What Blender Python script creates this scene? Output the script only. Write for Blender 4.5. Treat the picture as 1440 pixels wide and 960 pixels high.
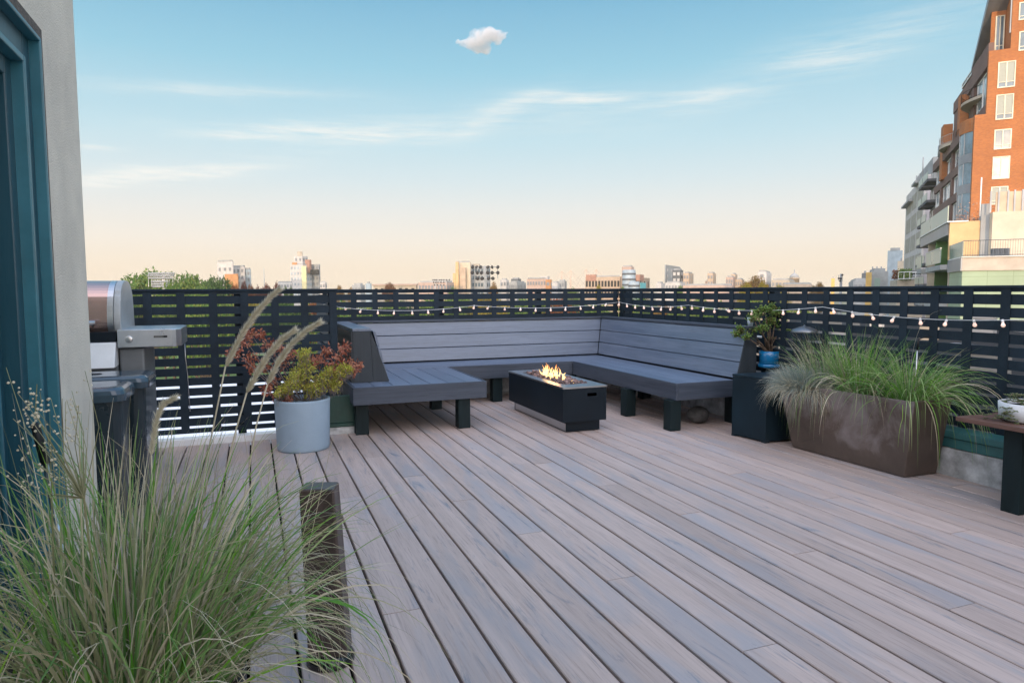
import bpy, math, random
from mathutils import Vector, Matrix, noise as mnoise
R = math.radians
rnd = random.Random(7)
# ------------------------------------------------------------------ scene, camera
scn = bpy.context.scene
COL = scn.collection
for o in list(bpy.data.objects): bpy.data.objects.remove(o)
CAM_F, YAW, PITCH, ROLL, CAM_H = 949.19, 0.366562, 0.0749175, 0.00368824, 1.126
fwd = Vector((math.sin(YAW)*math.cos(PITCH), math.cos(YAW)*math.cos(PITCH), -math.sin(PITCH)))
rt = Vector((math.cos(YAW), -math.sin(YAW), 0)); up = rt.cross(fwd)
rt, up = rt*math.cos(ROLL)-up*math.sin(ROLL), rt*math.sin(ROLL)+up*math.cos(ROLL)
cd = bpy.data.cameras.new('camera'); cam = bpy.data.objects.new('camera', cd); COL.objects.link(cam)
cd.sensor_width = 36; cd.lens = CAM_F/1440*36; cd.clip_start = 0.05; cd.clip_end = 20000
m = Matrix.Identity(4)
for i in range(3):
    m[i][0] = rt[i]; m[i][1] = up[i]; m[i][2] = -fwd[i]
m[2][3] = CAM_H
cam.matrix_world = m; scn.camera = cam
# ------------------------------------------------------------------ light
SUN_AZ, SUN_EL = 212, 7.0            # compass azimuth from +Y clockwise, elevation
sd = Vector((math.sin(R(SUN_AZ))*math.cos(R(SUN_EL)), math.cos(R(SUN_AZ))*math.cos(R(SUN_EL)), math.sin(R(SUN_EL))))
ld = bpy.data.lights.new('sun', 'SUN'); ld.energy = 2.6; ld.angle = R(0.6); ld.color = (1.0, 0.69, 0.40)
sun = bpy.data.objects.new('sun', ld); COL.objects.link(sun); sun.rotation_euler = sd.to_track_quat('Z', 'Y').to_euler()
SKY_GAIN = 1.0
def build_world():
    w = bpy.data.worlds.new('World'); scn.world = w; w.use_nodes = True
    nt = w.node_tree; nt.nodes.clear(); N = nt.nodes.new; L = nt.links.new
    def val(x):
        n = N('ShaderNodeValue'); n.outputs[0].default_value = x; return n.outputs[0]
    def M(op, a, b=None, c=None):
        n = N('ShaderNodeMath'); n.operation = op
        for i, x in enumerate((a, b, c)):
            if x is None: continue
            if isinstance(x, (int, float)): n.inputs[i].default_value = x
            else: L(x, n.inputs[i])
        return n.outputs[0]
    tc = N('ShaderNodeTexCoord'); sp = N('ShaderNodeSeparateXYZ'); L(tc.outputs['Generated'], sp.inputs[0])
    X, Y, Z = sp.outputs
    az = M('MULTIPLY', M('ARCTAN2', X, Y), 57.29578)         # degrees clockwise from +Y
    el = M('MULTIPLY', M('ARCSINE', Z), 57.29578)
    ramp = N('ShaderNodeValToRGB'); L(M('DIVIDE', M('ADD', el, 2.0), 92.0), ramp.inputs[0])
    stops = [(-2, (.93, .72, .54)), (.5, (.95, .76, .58)), (2.0, (.98, .84, .68)), (4.0, (.96, .89, .80)), (6.6, (.86, .88, .865)), (9, (.72, .85, .90)), (12.1, (.57, .80, .90)),
             (17.5, (.34, .66, .83)), (22.5, (.222, .52, .74)), (30, (.24, .53, .82)), (50, (.38, .66, 1.10)), (90, (.44, .72, 1.20))]
    cr = ramp.color_ramp
    while len(cr.elements) < len(stops): cr.elements.new(0.5)
    for e, (d, c) in zip(cr.elements, stops): e.position = (d+2)/92; e.color = (*c, 1)
    sky = N('ShaderNodeTexSky'); sky.sky_type = 'NISHITA'; sky.sun_disc = False
    sky.sun_elevation = R(SUN_EL); sky.sun_rotation = R(SUN_AZ); sky.air_density = 1.0; sky.dust_density = 1.0
    # warm, brighter glow round the sun's side of the sky
    dot = N('ShaderNodeVectorMath'); dot.operation = 'DOT_PRODUCT'; L(tc.outputs['Generated'], dot.inputs[0]); dot.inputs[1].default_value = sd
    g = M('POWER', M('MAXIMUM', M('ADD', M('MULTIPLY', dot.outputs['Value'], .62), .30), 0.0), 2.0)
    # cirrus wisps
    cmb = N('ShaderNodeCombineXYZ'); L(az, cmb.inputs[0]); L(el, cmb.inputs[1])
    def noise(sx, sy, det=4, rough=.6, seed=0.0):
        mp = N('ShaderNodeMapping'); mp.inputs['Scale'].default_value = (sx, sy, 1); mp.inputs['Location'].default_value = (seed, seed*1.7, seed)
        L(cmb.outputs[0], mp.inputs[0]); n = N('ShaderNodeTexNoise'); L(mp.outputs[0], n.inputs[0])
        n.inputs['Scale'].default_value = 1; n.inputs['Detail'].default_value = det; n.inputs['Roughness'].default_value = rough
        return n.outputs[0]
    warp = M('MULTIPLY', M('SUBTRACT', noise(.10, .35, 3, .55, 3.1), .5), 1.5)
    elw = M('ADD', el, warp)
    st = noise(.16, 1.9, 6, .68, 1.3)
    stm = M('MAXIMUM', M('MULTIPLY', M('SUBTRACT', st, .30), 3.4), 0.0)
    total = None
    wisps = [(-2, 14.8, -2, 10, .04, .5, .36), (3, 12.4, 2, 6.5, .06, .6, .60), (11, 12.6, 10, 4, 0.0, .6, .60), (12, 13.0, 14, 12, .12, 1.3, .26), (20, 14.3, 20, 4, .40, .8, .36), (27, 15.3, 27, 5, -.02, .62, .62),
             (37, 14.8, 37, 4, .05, .7, .46), (46, 16.7, 46, 5, -.03, .95, .28), (50, 18, 49, 10, .20, 1.7, .26), (-5, 8.7, -6, 6.5, .16, .55, 1.25), (-10, 10.0, -10.5, 1.6, 0.0, .25, .5), (30, 13.6, 30, 9, .05, 1.2, .12)]
    for (a0, e0, ac, aw, s, wd, amp) in wisps:
        line = M('SUBTRACT', elw, M('ADD', M('MULTIPLY', M('SUBTRACT', az, float(a0)), s), e0))
        gp = M('EXPONENT', M('MULTIPLY', M('POWER', M('ABSOLUTE', M('DIVIDE', line, wd)), 2.0), -1.0))
        wn = M('EXPONENT', M('MULTIPLY', M('POWER', M('ABSOLUTE', M('DIVIDE', M('SUBTRACT', az, float(ac)), float(aw))), 2.0), -1.0))
        t = M('MULTIPLY', M('MULTIPLY', gp, wn), amp)
        total = t if total is None else M('ADD', total, t)
    f = M('MINIMUM', M('MULTIPLY', total, stm), .8)
    mx = N('ShaderNodeMix'); mx.data_type = 'RGBA'; L(f, mx.inputs[0]); L(ramp.outputs[0], mx.inputs[6]); mx.inputs[7].default_value = (1.0, 1.0, .96, 1)
    gl = N('ShaderNodeVectorMath'); gl.operation = 'SCALE'; gl.inputs[0].default_value = (4.4, 3.7, 3.4); L(g, gl.inputs['Scale'])
    ad = N('ShaderNodeVectorMath'); ad.operation = 'ADD'; L(mx.outputs[2], ad.inputs[0]); L(gl.outputs[0], ad.inputs[1])
    b1 = N('ShaderNodeBackground'); L(ad.outputs[0], b1.inputs[0]); b1.inputs[1].default_value = SKY_GAIN
    b2 = N('ShaderNodeBackground'); L(sky.outputs[0], b2.inputs[0]); b2.inputs[1].default_value = 0.06
    mixs = N('ShaderNodeMixShader'); mixs.inputs[0].default_value = 0.06; L(b1.outputs[0], mixs.inputs[1]); L(b2.outputs[0], mixs.inputs[2])
    out = N('ShaderNodeOutputWorld'); L(mixs.outputs[0], out.inputs[0])
build_world()
scn.view_settings.view_transform = 'Standard'; scn.view_settings.look = 'None'; scn.view_settings.exposure = 0.0; scn.view_settings.gamma = 1
scn.view_settings.use_curve_mapping = False
scn.cycles.max_bounces = 8; scn.cycles.transparent_max_bounces = 16; scn.cycles.volume_bounces = 2
scn.cycles.use_denoising = True; scn.cycles.sample_clamp_indirect = 6

# ------------------------------------------------------------------ helpers
def ray(x, y): return fwd + rt*((x-720)/CAM_F) + up*((480-y)/CAM_F)
CP = Vector((0, 0, CAM_H))
def gz(x, y, z=0.0): d = ray(x, y); return CP + d*((z-CAM_H)/d.z)
def atY(x, y, Y): d = ray(x, y); return CP + d*(Y/d.y)
def atX(x, y, X): d = ray(x, y); return CP + d*(X/d.x)
def atD(x, y, D): return CP + ray(x, y)*D
def tag(o, label=None, cat=None, group=None, kind=None):
    if label: o['label'] = label
    if cat: o['category'] = cat
    if group: o['group'] = group
    if kind: o['kind'] = kind
    return o
def thing(name, label, cat, loc=(0, 0, 0), rz=0.0, group=None):
    o = bpy.data.objects.new(name, None); COL.objects.link(o); o.location = loc; o.rotation_euler = (0, 0, rz)
    o.empty_display_size = .1
    return tag(o, label, cat, group)
def inv(root):
    chain = Matrix.Identity(4)
    o = root
    ms = []
    while o is not None:
        ms.append(Matrix.Translation(o.location) @ o.rotation_euler.to_matrix().to_4x4() @ Matrix.Diagonal((*o.scale, 1)))
        o = o.parent
    for mm in reversed(ms): chain = chain @ mm
    return chain.inverted()
class MB:
    def __init__(s): s.v = []; s.f = []; s.mi = []; s.sm = []
    def add(s, vs, fs, mi=0, smooth=False):
        b = len(s.v); s.v += [tuple(v) for v in vs]
        for f in fs: s.f.append(tuple(b+i for i in f)); s.mi.append(mi); s.sm.append(smooth)
        return s
    def box(s, x0, x1, y0, y1, z0, z1, mi=0, M=None):
        vs = [Vector((x, y, z)) for z in (z0, z1) for y in (y0, y1) for x in (x0, x1)]
        if M is not None: vs = [M @ v for v in vs]
        return s.add(vs, [(0, 2, 3, 1), (4, 5, 7, 6), (0, 1, 5, 4), (2, 6, 7, 3), (0, 4, 6, 2), (1, 3, 7, 5)], mi)
    def prism(s, pts, d, mi=0):            # closed polygon of 3D points, extruded by vector d
        n = len(pts); d = Vector(d); a = [Vector(p) for p in pts]; b = [p+d for p in a]
        return s.add(a+b, [tuple(range(n))[::-1], tuple(range(n, 2*n))] + [(i, (i+1) % n, n+(i+1) % n, n+i) for i in range(n)], mi)
    def tube(s, pts, rad, n=8, mi=0, cap=True):
        pts = [Vector(p) for p in pts]; k = len(pts)
        rs = rad if isinstance(rad, (list, tuple)) else [rad]*k
        vs = []; prev = None
        for i, p in enumerate(pts):
            t = (pts[min(i+1, k-1)]-pts[max(i-1, 0)]).normalized()
            if prev is None:
                a = t.cross(Vector((0, 0, 1)));
                if a.length < .05: a = t.cross(Vector((1, 0, 0)))
                a.normalize()
            else:
                a = prev - t*prev.dot(t); a.normalize()
            prev = a; b = t.cross(a)
            for j in range(n):
                an = 2*math.pi*j/n; vs.append(p + (a*math.cos(an)+b*math.sin(an))*rs[i])
        fs = [(i*n+j, i*n+(j+1) % n, (i+1)*n+(j+1) % n, (i+1)*n+j) for i in range(k-1) for j in range(n)]
        if cap: fs += [tuple(range(n))[::-1], tuple(range((k-1)*n, k*n))]
        return s.add(vs, fs, mi, n > 5)
    def lathe(s, prof, c=(0, 0, 0), n=32, mi=0, sx=1, sy=1):
        k = len(prof); c = Vector(c)
        vs = [c+Vector((r*math.cos(2*math.pi*j/n)*sx, r*math.sin(2*math.pi*j/n)*sy, z)) for r, z in prof for j in range(n)]
        fs = [(i*n+j, i*n+(j+1) % n, (i+1)*n+(j+1) % n, (i+1)*n+j) for i in range(k-1) for j in range(n)]
        if prof[0][0] > 1e-5: fs.append(tuple(range(n))[::-1])
        if prof[-1][0] > 1e-5: fs.append(tuple(range((k-1)*n, k*n)))
        return s.add(vs, fs, mi, True)
    def blob(s, c, r, n=1, mi=0, jit=.0, sc=(1, 1, 1)):
        import bmesh
        key = (n,)
        if key not in BLOBS:
            bm = bmesh.new(); bmesh.ops.create_icosphere(bm, subdivisions=n, radius=1)
            BLOBS[key] = ([v.co.copy() for v in bm.verts], [tuple(v.index for v in f.verts) for f in bm.faces]); bm.free()
        vs, fs = BLOBS[key]; c = Vector(c)
        return s.add([c+Vector((v.x*sc[0], v.y*sc[1], v.z*sc[2]))*r*(1+rnd.uniform(-jit, jit)) for v in vs], fs, mi, jit == 0)
    def build(s, name, mats, parent=None, bevel=0, world=True, smooth_angle=None):
        me = bpy.data.meshes.new(name)
        vs = s.v
        if parent is not None and world:
            iv = inv(parent); vs = [iv @ Vector(v) for v in s.v]
        me.from_pydata([tuple(v) for v in vs], [], s.f); me.update()
        if not isinstance(mats, (list, tuple)): mats = [mats]
        for mm in mats: me.materials.append(mm)
        me.polygons.foreach_set('material_index', s.mi); me.polygons.foreach_set('use_smooth', s.sm); me.update()
        o = bpy.data.objects.new(name, me); COL.objects.link(o)
        if parent is not None: o.parent = parent
        if bevel:
            b = o.modifiers.new('bevel', 'BEVEL'); b.width = bevel; b.segments = 2; b.limit_method = 'ANGLE'; b.angle_limit = R(40)
        return o
BLOBS = {}
def copy_tree(o, parent=None):
    c = o.copy(); COL.objects.link(c)
    if parent is not None: c.parent = parent
    for ch in o.children: copy_tree(ch, c)
    return c
# ------------------------------------------------------------------ materials
def principled(name):
    mt = bpy.data.materials.new(name); mt.use_nodes = True; nt = mt.node_tree
    return mt, nt, nt.nodes['Principled BSDF']
def simple(name, col, rough=.6, metal=0.0, var=.12, scale=6.0, stretch=(1, 1, 1), bump=.0, bscale=60.0, spec=None, col2=None, island=0.0, emit=None, estr=0, trans=0, coat=0):
    mt, nt, b = principled(name); N = nt.nodes.new; L = nt.links.new
    tc = N('ShaderNodeTexCoord'); mp = N('ShaderNodeMapping'); L(tc.outputs['Object'], mp.inputs[0]); mp.inputs['Scale'].default_value = stretch
    n = N('ShaderNodeTexNoise'); L(mp.outputs[0], n.inputs[0]); n.inputs['Scale'].default_value = scale; n.inputs['Detail'].default_value = 6; n.inputs['Roughness'].default_value = .62
    cr = N('ShaderNodeValToRGB'); L(n.outputs[0], cr.inputs[0])
    lo = tuple(max(0, c*(1-var*1.6)) for c in col); hi = tuple(c*(1+var*1.4) for c in (col2 or col))
    cr.color_ramp.elements[0].position = .32; cr.color_ramp.elements[1].position = .68
    cr.color_ramp.elements[0].color = (*lo, 1); cr.color_ramp.elements[1].color = (*hi, 1)
    src = cr.outputs[0]
    if island:
        gi = N('ShaderNodeNewGeometry'); mr = N('ShaderNodeMapRange'); L(gi.outputs['Random Per Island'], mr.inputs[0])
        mr.inputs['To Min'].default_value = 1-island; mr.inputs['To Max'].default_value = 1+island
        sc = N('ShaderNodeVectorMath'); sc.operation = 'SCALE'; L(src, sc.inputs[0]); L(mr.outputs[0], sc.inputs['Scale']); src = sc.outputs[0]
    L(src, b.inputs['Base Color'])
    rr = N('ShaderNodeMapRange'); L(n.outputs[0], rr.inputs[0]); rr.inputs['To Min'].default_value = max(.02, rough-.1); rr.inputs['To Max'].default_value = min(1, rough+.1)
    L(rr.outputs[0], b.inputs['Roughness']); b.inputs['Metallic'].default_value = metal
    if spec is not None: b.inputs['Specular IOR Level'].default_value = spec
    if coat: b.inputs['Coat Weight'].default_value = coat
    if bump:
        n2 = N('ShaderNodeTexNoise'); L(mp.outputs[0], n2.inputs[0]); n2.inputs['Scale'].default_value = bscale; n2.inputs['Detail'].default_value = 5
        bp = N('ShaderNodeBump'); bp.inputs['Strength'].default_value = bump; bp.inputs['Distance'].default_value = .01; L(n2.outputs[0], bp.inputs['Height']); L(bp.outputs[0], b.inputs['Normal'])
    if emit: b.inputs['Emission Color'].default_value = (*emit, 1); b.inputs['Emission Strength'].default_value = estr
    if trans: b.inputs['Transmission Weight'].default_value = trans
    return mt
def leafmat(name, cols, rough=.5, transl=.25, spec=.3):
    """colour picked per leaf from a ramp of leaf colours"""
    mt, nt, b = principled(name); N = nt.nodes.new; L = nt.links.new
    g = N('ShaderNodeNewGeometry'); cr = N('ShaderNodeValToRGB'); L(g.outputs['Random Per Island'], cr.inputs[0])
    while len(cr.color_ramp.elements) < len(cols): cr.color_ramp.elements.new(.5)
    for i, (e, c) in enumerate(zip(cr.color_ramp.elements, cols)): e.position = i/(len(cols)-1); e.color = (*c, 1)
    L(cr.outputs[0], b.inputs['Base Color']); b.inputs['Roughness'].default_value = rough; b.inputs['Specular IOR Level'].default_value = spec
    tr = N('ShaderNodeBsdfTranslucent'); L(cr.outputs[0], tr.inputs[0]); mx = N('ShaderNodeMixShader'); mx.inputs[0].default_value = transl
    L(b.outputs[0], mx.inputs[1]); L(tr.outputs[0], mx.inputs[2]); L(mx.outputs[0], nt.nodes['Material Output'].inputs[0])
    return mt
def woodmat(name, base, dark, light, axis, rough=.5, stain=None, stain_amt=.5, island=.10, bump=.25, spec=.4, patch=None):
    """boards: fibres run along axis (0,1,2)"""
    mt, nt, b = principled(name); N = nt.nodes.new; L = nt.links.new
    tc = N('ShaderNodeTexCoord'); g = N('ShaderNodeNewGeometry')
    off = N('ShaderNodeVectorMath'); off.operation = 'SCALE'; off.inputs[0].default_value = (31, 17, 23); L(g.outputs['Random Per Island'], off.inputs['Scale'])
    ad = N('ShaderNodeVectorMath'); ad.operation = 'ADD'; L(tc.outputs['Object'], ad.inputs[0]); L(off.outputs[0], ad.inputs[1])
    def noise(across, along, det=5, rg=.6, dist=0.0):
        mp = N('ShaderNodeMapping'); s = [across]*3; s[axis] = along; mp.inputs['Scale'].default_value = s; L(ad.outputs[0], mp.inputs[0])
        n = N('ShaderNodeTexNoise'); L(mp.outputs[0], n.inputs[0]); n.inputs['Scale'].default_value = 1; n.inputs['Detail'].default_value = det
        n.inputs['Roughness'].default_value = rg; n.inputs['Distortion'].default_value = dist; return n.outputs[0]
    def mix(fac, a, c):
        mx = N('ShaderNodeMix'); mx.data_type = 'RGBA'
        L(fac, mx.inputs[0])
        if isinstance(a, tuple): mx.inputs[6].default_value = (*a, 1)
        else: L(a, mx.inputs[6])
        mx.inputs[7].default_value = (*c, 1); return mx.outputs[2]
    def rng(src, a, c, t0=0.0, t1=1.0):
        r = N('ShaderNodeMapRange'); L(src, r.inputs[0]); r.inputs['From Min'].default_value = a; r.inputs['From Max'].default_value = c
        r.inputs['To Min'].default_value = t0; r.inputs['To Max'].default_value = t1; return r.outputs[0]
    fine = noise(150, 5, 4, .65, .4); med = noise(28, 1.1, 5, .6, .6)
    c = mix(rng(med, .38, .72), base, light)
    c = mix(rng(fine, .52, .78, 0, .75), c, dark)
    if patch:
        c = mix(rng(noise(7, 1.3, 4, .6, .5), .48, .66, 0, .75), c, patch)
    if stain:
        c = mix(rng(noise(15, 1.5, 7, .74, 1.1), .575, .72, 0, stain_amt), c, stain)
    sp = N('ShaderNodeMapRange'); L(g.outputs['Random Per Island'], sp.inputs[0]); sp.inputs['To Min'].default_value = 1-island; sp.inputs['To Max'].default_value = 1+island
    sc = N('ShaderNodeVectorMath'); sc.operation = 'SCALE'; L(c, sc.inputs[0]); L(sp.outputs[0], sc.inputs['Scale']); L(sc.outputs[0], b.inputs['Base Color'])
    L(rng(med, .3, .7, rough-.08, rough+.1), b.inputs['Roughness']); b.inputs['Specular IOR Level'].default_value = spec
    bp = N('ShaderNodeBump'); bp.inputs['Strength'].default_value = bump; bp.inputs['Distance'].default_value = .004; L(fine, bp.inputs['Height']); L(bp.outputs[0], b.inputs['Normal'])
    return mt
def brickmat(name, c1, c2, mortar, scale=1.0, bw=.22, bh=.075):
    mt, nt, b = principled(name); N = nt.nodes.new; L = nt.links.new
    tc = N('ShaderNodeTexCoord'); sp = N('ShaderNodeSeparateXYZ'); L(tc.outputs['Object'], sp.inputs[0])
    ad = N('ShaderNodeMath'); ad.operation = 'ADD'; L(sp.outputs[0], ad.inputs[0]); L(sp.outputs[1], ad.inputs[1])
    cm = N('ShaderNodeCombineXYZ'); L(ad.outputs[0], cm.inputs[0]); L(sp.outputs[2], cm.inputs[1])
    bt = N('ShaderNodeTexBrick'); L(cm.outputs[0], bt.inputs[0]); bt.inputs['Scale'].default_value = scale
    bt.inputs['Brick Width'].default_value = bw; bt.inputs['Row Height'].default_value = bh; bt.inputs['Mortar Size'].default_value = .008
    bt.inputs['Color1'].default_value = (*c1, 1); bt.inputs['Color2'].default_value = (*c2, 1); bt.inputs['Mortar'].default_value = (*mortar, 1)
    n = N('ShaderNodeTexNoise'); L(tc.outputs['Object'], n.inputs[0]); n.inputs['Scale'].default_value = .5; n.inputs['Detail'].default_value = 6
    mr = N('ShaderNodeMapRange'); L(n.outputs[0], mr.inputs[0]); mr.inputs['To Min'].default_value = .72; mr.inputs['To Max'].default_value = 1.25
    sc = N('ShaderNodeVectorMath'); sc.operation = 'SCALE'; L(bt.outputs[0], sc.inputs[0]); L(mr.outputs[0], sc.inputs['Scale']); L(sc.outputs[0], b.inputs['Base Color'])
    b.inputs['Roughness'].default_value = .85
    return mt
def panelmat(name, c1, joint, w=2.0, h=1.2, rough=.5):
    mt = brickmat(name, c1, tuple(c*.93 for c in c1), joint, 1.0, w, h); nt = mt.node_tree
    for n in nt.nodes:
        if n.bl_idname == 'ShaderNodeTexBrick': n.offset = 0; n.inputs['Mortar Size'].default_value = .02
    nt.nodes['Principled BSDF'].inputs['Roughness'].default_value = rough
    return mt
MT = {}
MT['deck'] = woodmat('deck_board', (.425, .330, .288), (.20, .15, .135), (.53, .425, .38), 1, .50, stain=(.10, .15, .20), stain_amt=.95, island=.10, patch=(.33, .315, .33), spec=.5)
MT['deck_under'] = simple('gap_shade_black', (.004, .004, .004), .95, spec=.1)  # near-black underlay: shade in the board gaps put into its colour
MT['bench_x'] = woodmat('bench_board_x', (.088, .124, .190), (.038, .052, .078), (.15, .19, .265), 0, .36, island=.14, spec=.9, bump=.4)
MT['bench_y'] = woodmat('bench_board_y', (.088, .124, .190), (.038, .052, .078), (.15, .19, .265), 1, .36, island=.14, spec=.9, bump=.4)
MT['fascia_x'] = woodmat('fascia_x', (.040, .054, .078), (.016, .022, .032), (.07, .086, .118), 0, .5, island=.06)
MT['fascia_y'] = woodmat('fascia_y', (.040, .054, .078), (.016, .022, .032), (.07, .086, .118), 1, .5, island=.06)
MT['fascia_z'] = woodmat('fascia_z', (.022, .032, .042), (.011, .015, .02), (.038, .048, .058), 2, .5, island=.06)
MT['leg'] = simple('leg_dark_green_black', (.008, .018, .021), .55, spec=.2, var=.2, scale=9, stretch=(1, 1, .2), bump=.2)
MT['fence'] = simple('fence_slate_paint', (.014, .026, .040), .60, spec=.22, var=.16, scale=5, bump=.15, bscale=90, island=.10)
MT['rail_green'] = simple('rail_teal_paint', (.035, .14, .145), .45, var=.15, bump=.1)
MT['rail_dkgreen'] = simple('rail_dark_green_paint', (.010, .050, .038), .5, var=.2, bump=.1)
MT['concrete'] = simple('curb_concrete', (.50, .52, .53), .85, var=.3, scale=9, bump=.6, bscale=30)
MT['steel'] = simple('brushed_steel', (.55, .56, .57), .32, 1.0, var=.06, scale=3, stretch=(1, 30, 30))
MT['stucco'] = simple('stucco_wall', (.70, .655, .56), .9, var=.10, scale=2.2, bump=.5, bscale=140)
MT['sealant'] = simple('brown_sealant', (.12, .10, .085), .8, var=.25, scale=30, bump=.6, bscale=120)
MT['teal'] = simple('teal_door_paint', (.012, .068, .098), .38, var=.14, scale=3, stretch=(2, 2, .3), bump=.06)
MT['teal_lt'] = simple('teal_trim_edge', (.035, .16, .21), .35, var=.1)
MT['glass_dark'] = simple('dark_glass', (.012, .05, .06), .08, var=.1, spec=.6)
MT['black'] = simple('satin_black', (.010, .012, .014), .45, spec=.3, var=.2)
MT['blackmetal'] = simple('firepit_black_metal', (.006, .012, .019), .5, var=.15, scale=3, spec=.2)
MT['lava'] = simple('lava_rock', (.22, .15, .14), .95, var=.5, scale=25, bump=.8, bscale=80, island=.45)
MT['cubebox'] = simple('cube_dark_blue_paint', (.007, .019, .029), .5, spec=.22, var=.18, scale=3)
MT['bluepot'] = simple('blue_glaze', (.008, .17, .40), .22, var=.22, scale=5, coat=.4)
MT['soil'] = simple('soil', (.045, .03, .022), .95, var=.4, scale=50, bump=.8)
MT['whitepot'] = simple('white_ceramic', (.72, .74, .76), .3, var=.05)
MT['tablewood'] = woodmat('table_red_brown_wood', (.125, .065, .05), (.06, .035, .028), (.17, .095, .075), 1, .5)
MT['greypot'] = simple('pale_blue_grey_planter', (.30, .40, .50), .55, var=.06, scale=3, bump=.12, bscale=120)
MT['bark'] = simple('bark', (.14, .10, .07), .85, var=.4, scale=12, bump=.6)
MT['twig'] = simple('twig_greybrown', (.20, .16, .15), .7, var=.2)
MT['postwood'] = woodmat('post_weathered_dark', (.045, .035, .032), (.015, .014, .015), (.085, .062, .055), 2, .4, island=.05)
MT['green_leaf'] = leafmat('leaf_green', [(.045, .11, .025), (.09, .19, .04), (.15, .25, .05), (.24, .28, .07)])
MT['darkgreen_leaf'] = leafmat('leaf_dark_green', [(.03, .08, .022), (.06, .13, .035), (.10, .18, .045)])
MT['yellow_leaf'] = leafmat('leaf_yellow', [(.10, .13, .02), (.30, .24, .03), (.42, .30, .03), (.10, .14, .03)])
MT['orange_leaf'] = leafmat('leaf_orange', [(.13, .12, .03), (.30, .17, .04), (.22, .10, .03)])
MT['maroon_leaf'] = leafmat('leaf_maroon', [(.10, .022, .02), (.16, .035, .028), (.07, .02, .02)])
MT['rust_leaf'] = leafmat('leaf_rust', [(.16, .05, .025), (.24, .08, .03), (.09, .07, .03)])
MT['red_leaf'] = leafmat('leaf_dusky_red', [(.17, .045, .03), (.32, .09, .05), (.44, .16, .09), (.54, .27, .17)], spec=.6)
MT['lime_leaf'] = leafmat('leaf_lime', [(.22, .26, .03), (.42, .44, .06), (.52, .50, .09), (.40, .24, .06)], spec=.5)
MT['jade_leaf'] = leafmat('leaf_jade', [(.07, .16, .03), (.14, .27, .05), (.22, .34, .07), (.16, .12, .04)], spec=.6)
MT['succulent_leaf'] = leafmat('leaf_succulent', [(.09, .15, .06), (.17, .24, .10), (.24, .28, .13), (.20, .12, .10)], spec=.5)
MT['blade_green'] = leafmat('blade_green', [(.09, .20, .06), (.15, .30, .09), (.23, .38, .13), (.36, .44, .20)], .4)
MT['blade_bright'] = leafmat('blade_bright_green', [(.08, .24, .03), (.14, .36, .04), (.24, .42, .06)], .4, .35)
MT['blade_tan'] = leafmat('blade_tan', [(.38, .33, .22), (.52, .47, .34), (.66, .61, .48), (.44, .39, .26)], .6)
MT['blade_olive'] = leafmat('blade_olive', [(.20, .21, .11), (.30, .30, .17), (.40, .39, .25), (.20, .25, .11)], .5)
MT['blade_blue'] = leafmat('blade_blue_fescue', [(.18, .24, .22), (.27, .34, .31), (.38, .44, .40)], .5)
MT['plume'] = leafmat('plume_cream', [(.72, .67, .53), (.84, .79, .66), (.62, .57, .44)], .7, .5)
MT['bulb'] = simple('bulb_glass_lit', (.9, .72, .66), .2, var=.02, emit=(1.0, .62, .46), estr=.55)
MT['socket'] = simple('socket_white', (.75, .75, .75), .4, var=.05)
MT['wire'] = simple('white_wire', (.62, .64, .66), .4, var=.05)

# ------------------------------------------------------------------ deck
PX0, PITCHB = -0.0445, 0.144
JOINTS = {3: [2.29, 3.71], 10: [1.64], 16: [1.6], 9: [2.25], 14: [2.8], 8: [2.84], 13: [3.39], 12: [3.99], 18: [3.91], 19: [3.32], 20: [2.73], 21: [2.12], 26: [2.64], 15: [2.19], 5: [4.57], 6: [4.0], 7: [3.43], 2: [2.87]}
def deck():
    mb = MB()
    kr = random.Random(3)
    for k in range(-14, 28):
        x0 = PX0+k*PITCHB+.005; x1 = x0+PITCHB-.010
        ymin = -4.0; ymax = 7.05 if x0 > .6 else 5.42
        x1 = min(x1, 3.904)
        if x1-x0 < .02: continue
        js = list(JOINTS.get(k, [])) or [kr.uniform(0, 1.2) if k > 3 else kr.uniform(-1, 1)]
        full = sorted(js)
        while full[0]-3.66 > ymin: full.insert(0, full[0]-3.66)
        if k not in JOINTS and k < 22: full.append(full[-1]+3.66)
        ys = [ymin]+[y for y in full if ymin < y < ymax-.3]+[ymax]
        for a, b in zip(ys[:-1], ys[1:]):
            dz = kr.uniform(-.0008, .0008)
            a2 = a+.0022; b2 = b-.0022; e = .003
            # board with eased long edges
            prof = [(x0, -.024), (x0, -e+dz), (x0+e, dz), (x1-e, dz), (x1, -e+dz), (x1, -.024)]
            vs = [(x, a2, z) for x, z in prof]+[(x, b2, z) for x, z in prof]
            mb.add(vs, [(0, 1, 2, 3, 4, 5), (11, 10, 9, 8, 7, 6)]+[(i, i+6, i+7, i+1) for i in range(5)])
    o = mb.build('deck', MT['deck']); tag(o, kind='structure')
    MB().box(-2.1, 3.93, -4, 5.44, -.30, -.034).box(.55, 3.93, 5.44, 7.06, -.30, -.034).build('deck_underlay', MT['deck_under'])['kind'] = 'structure'
deck()

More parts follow.
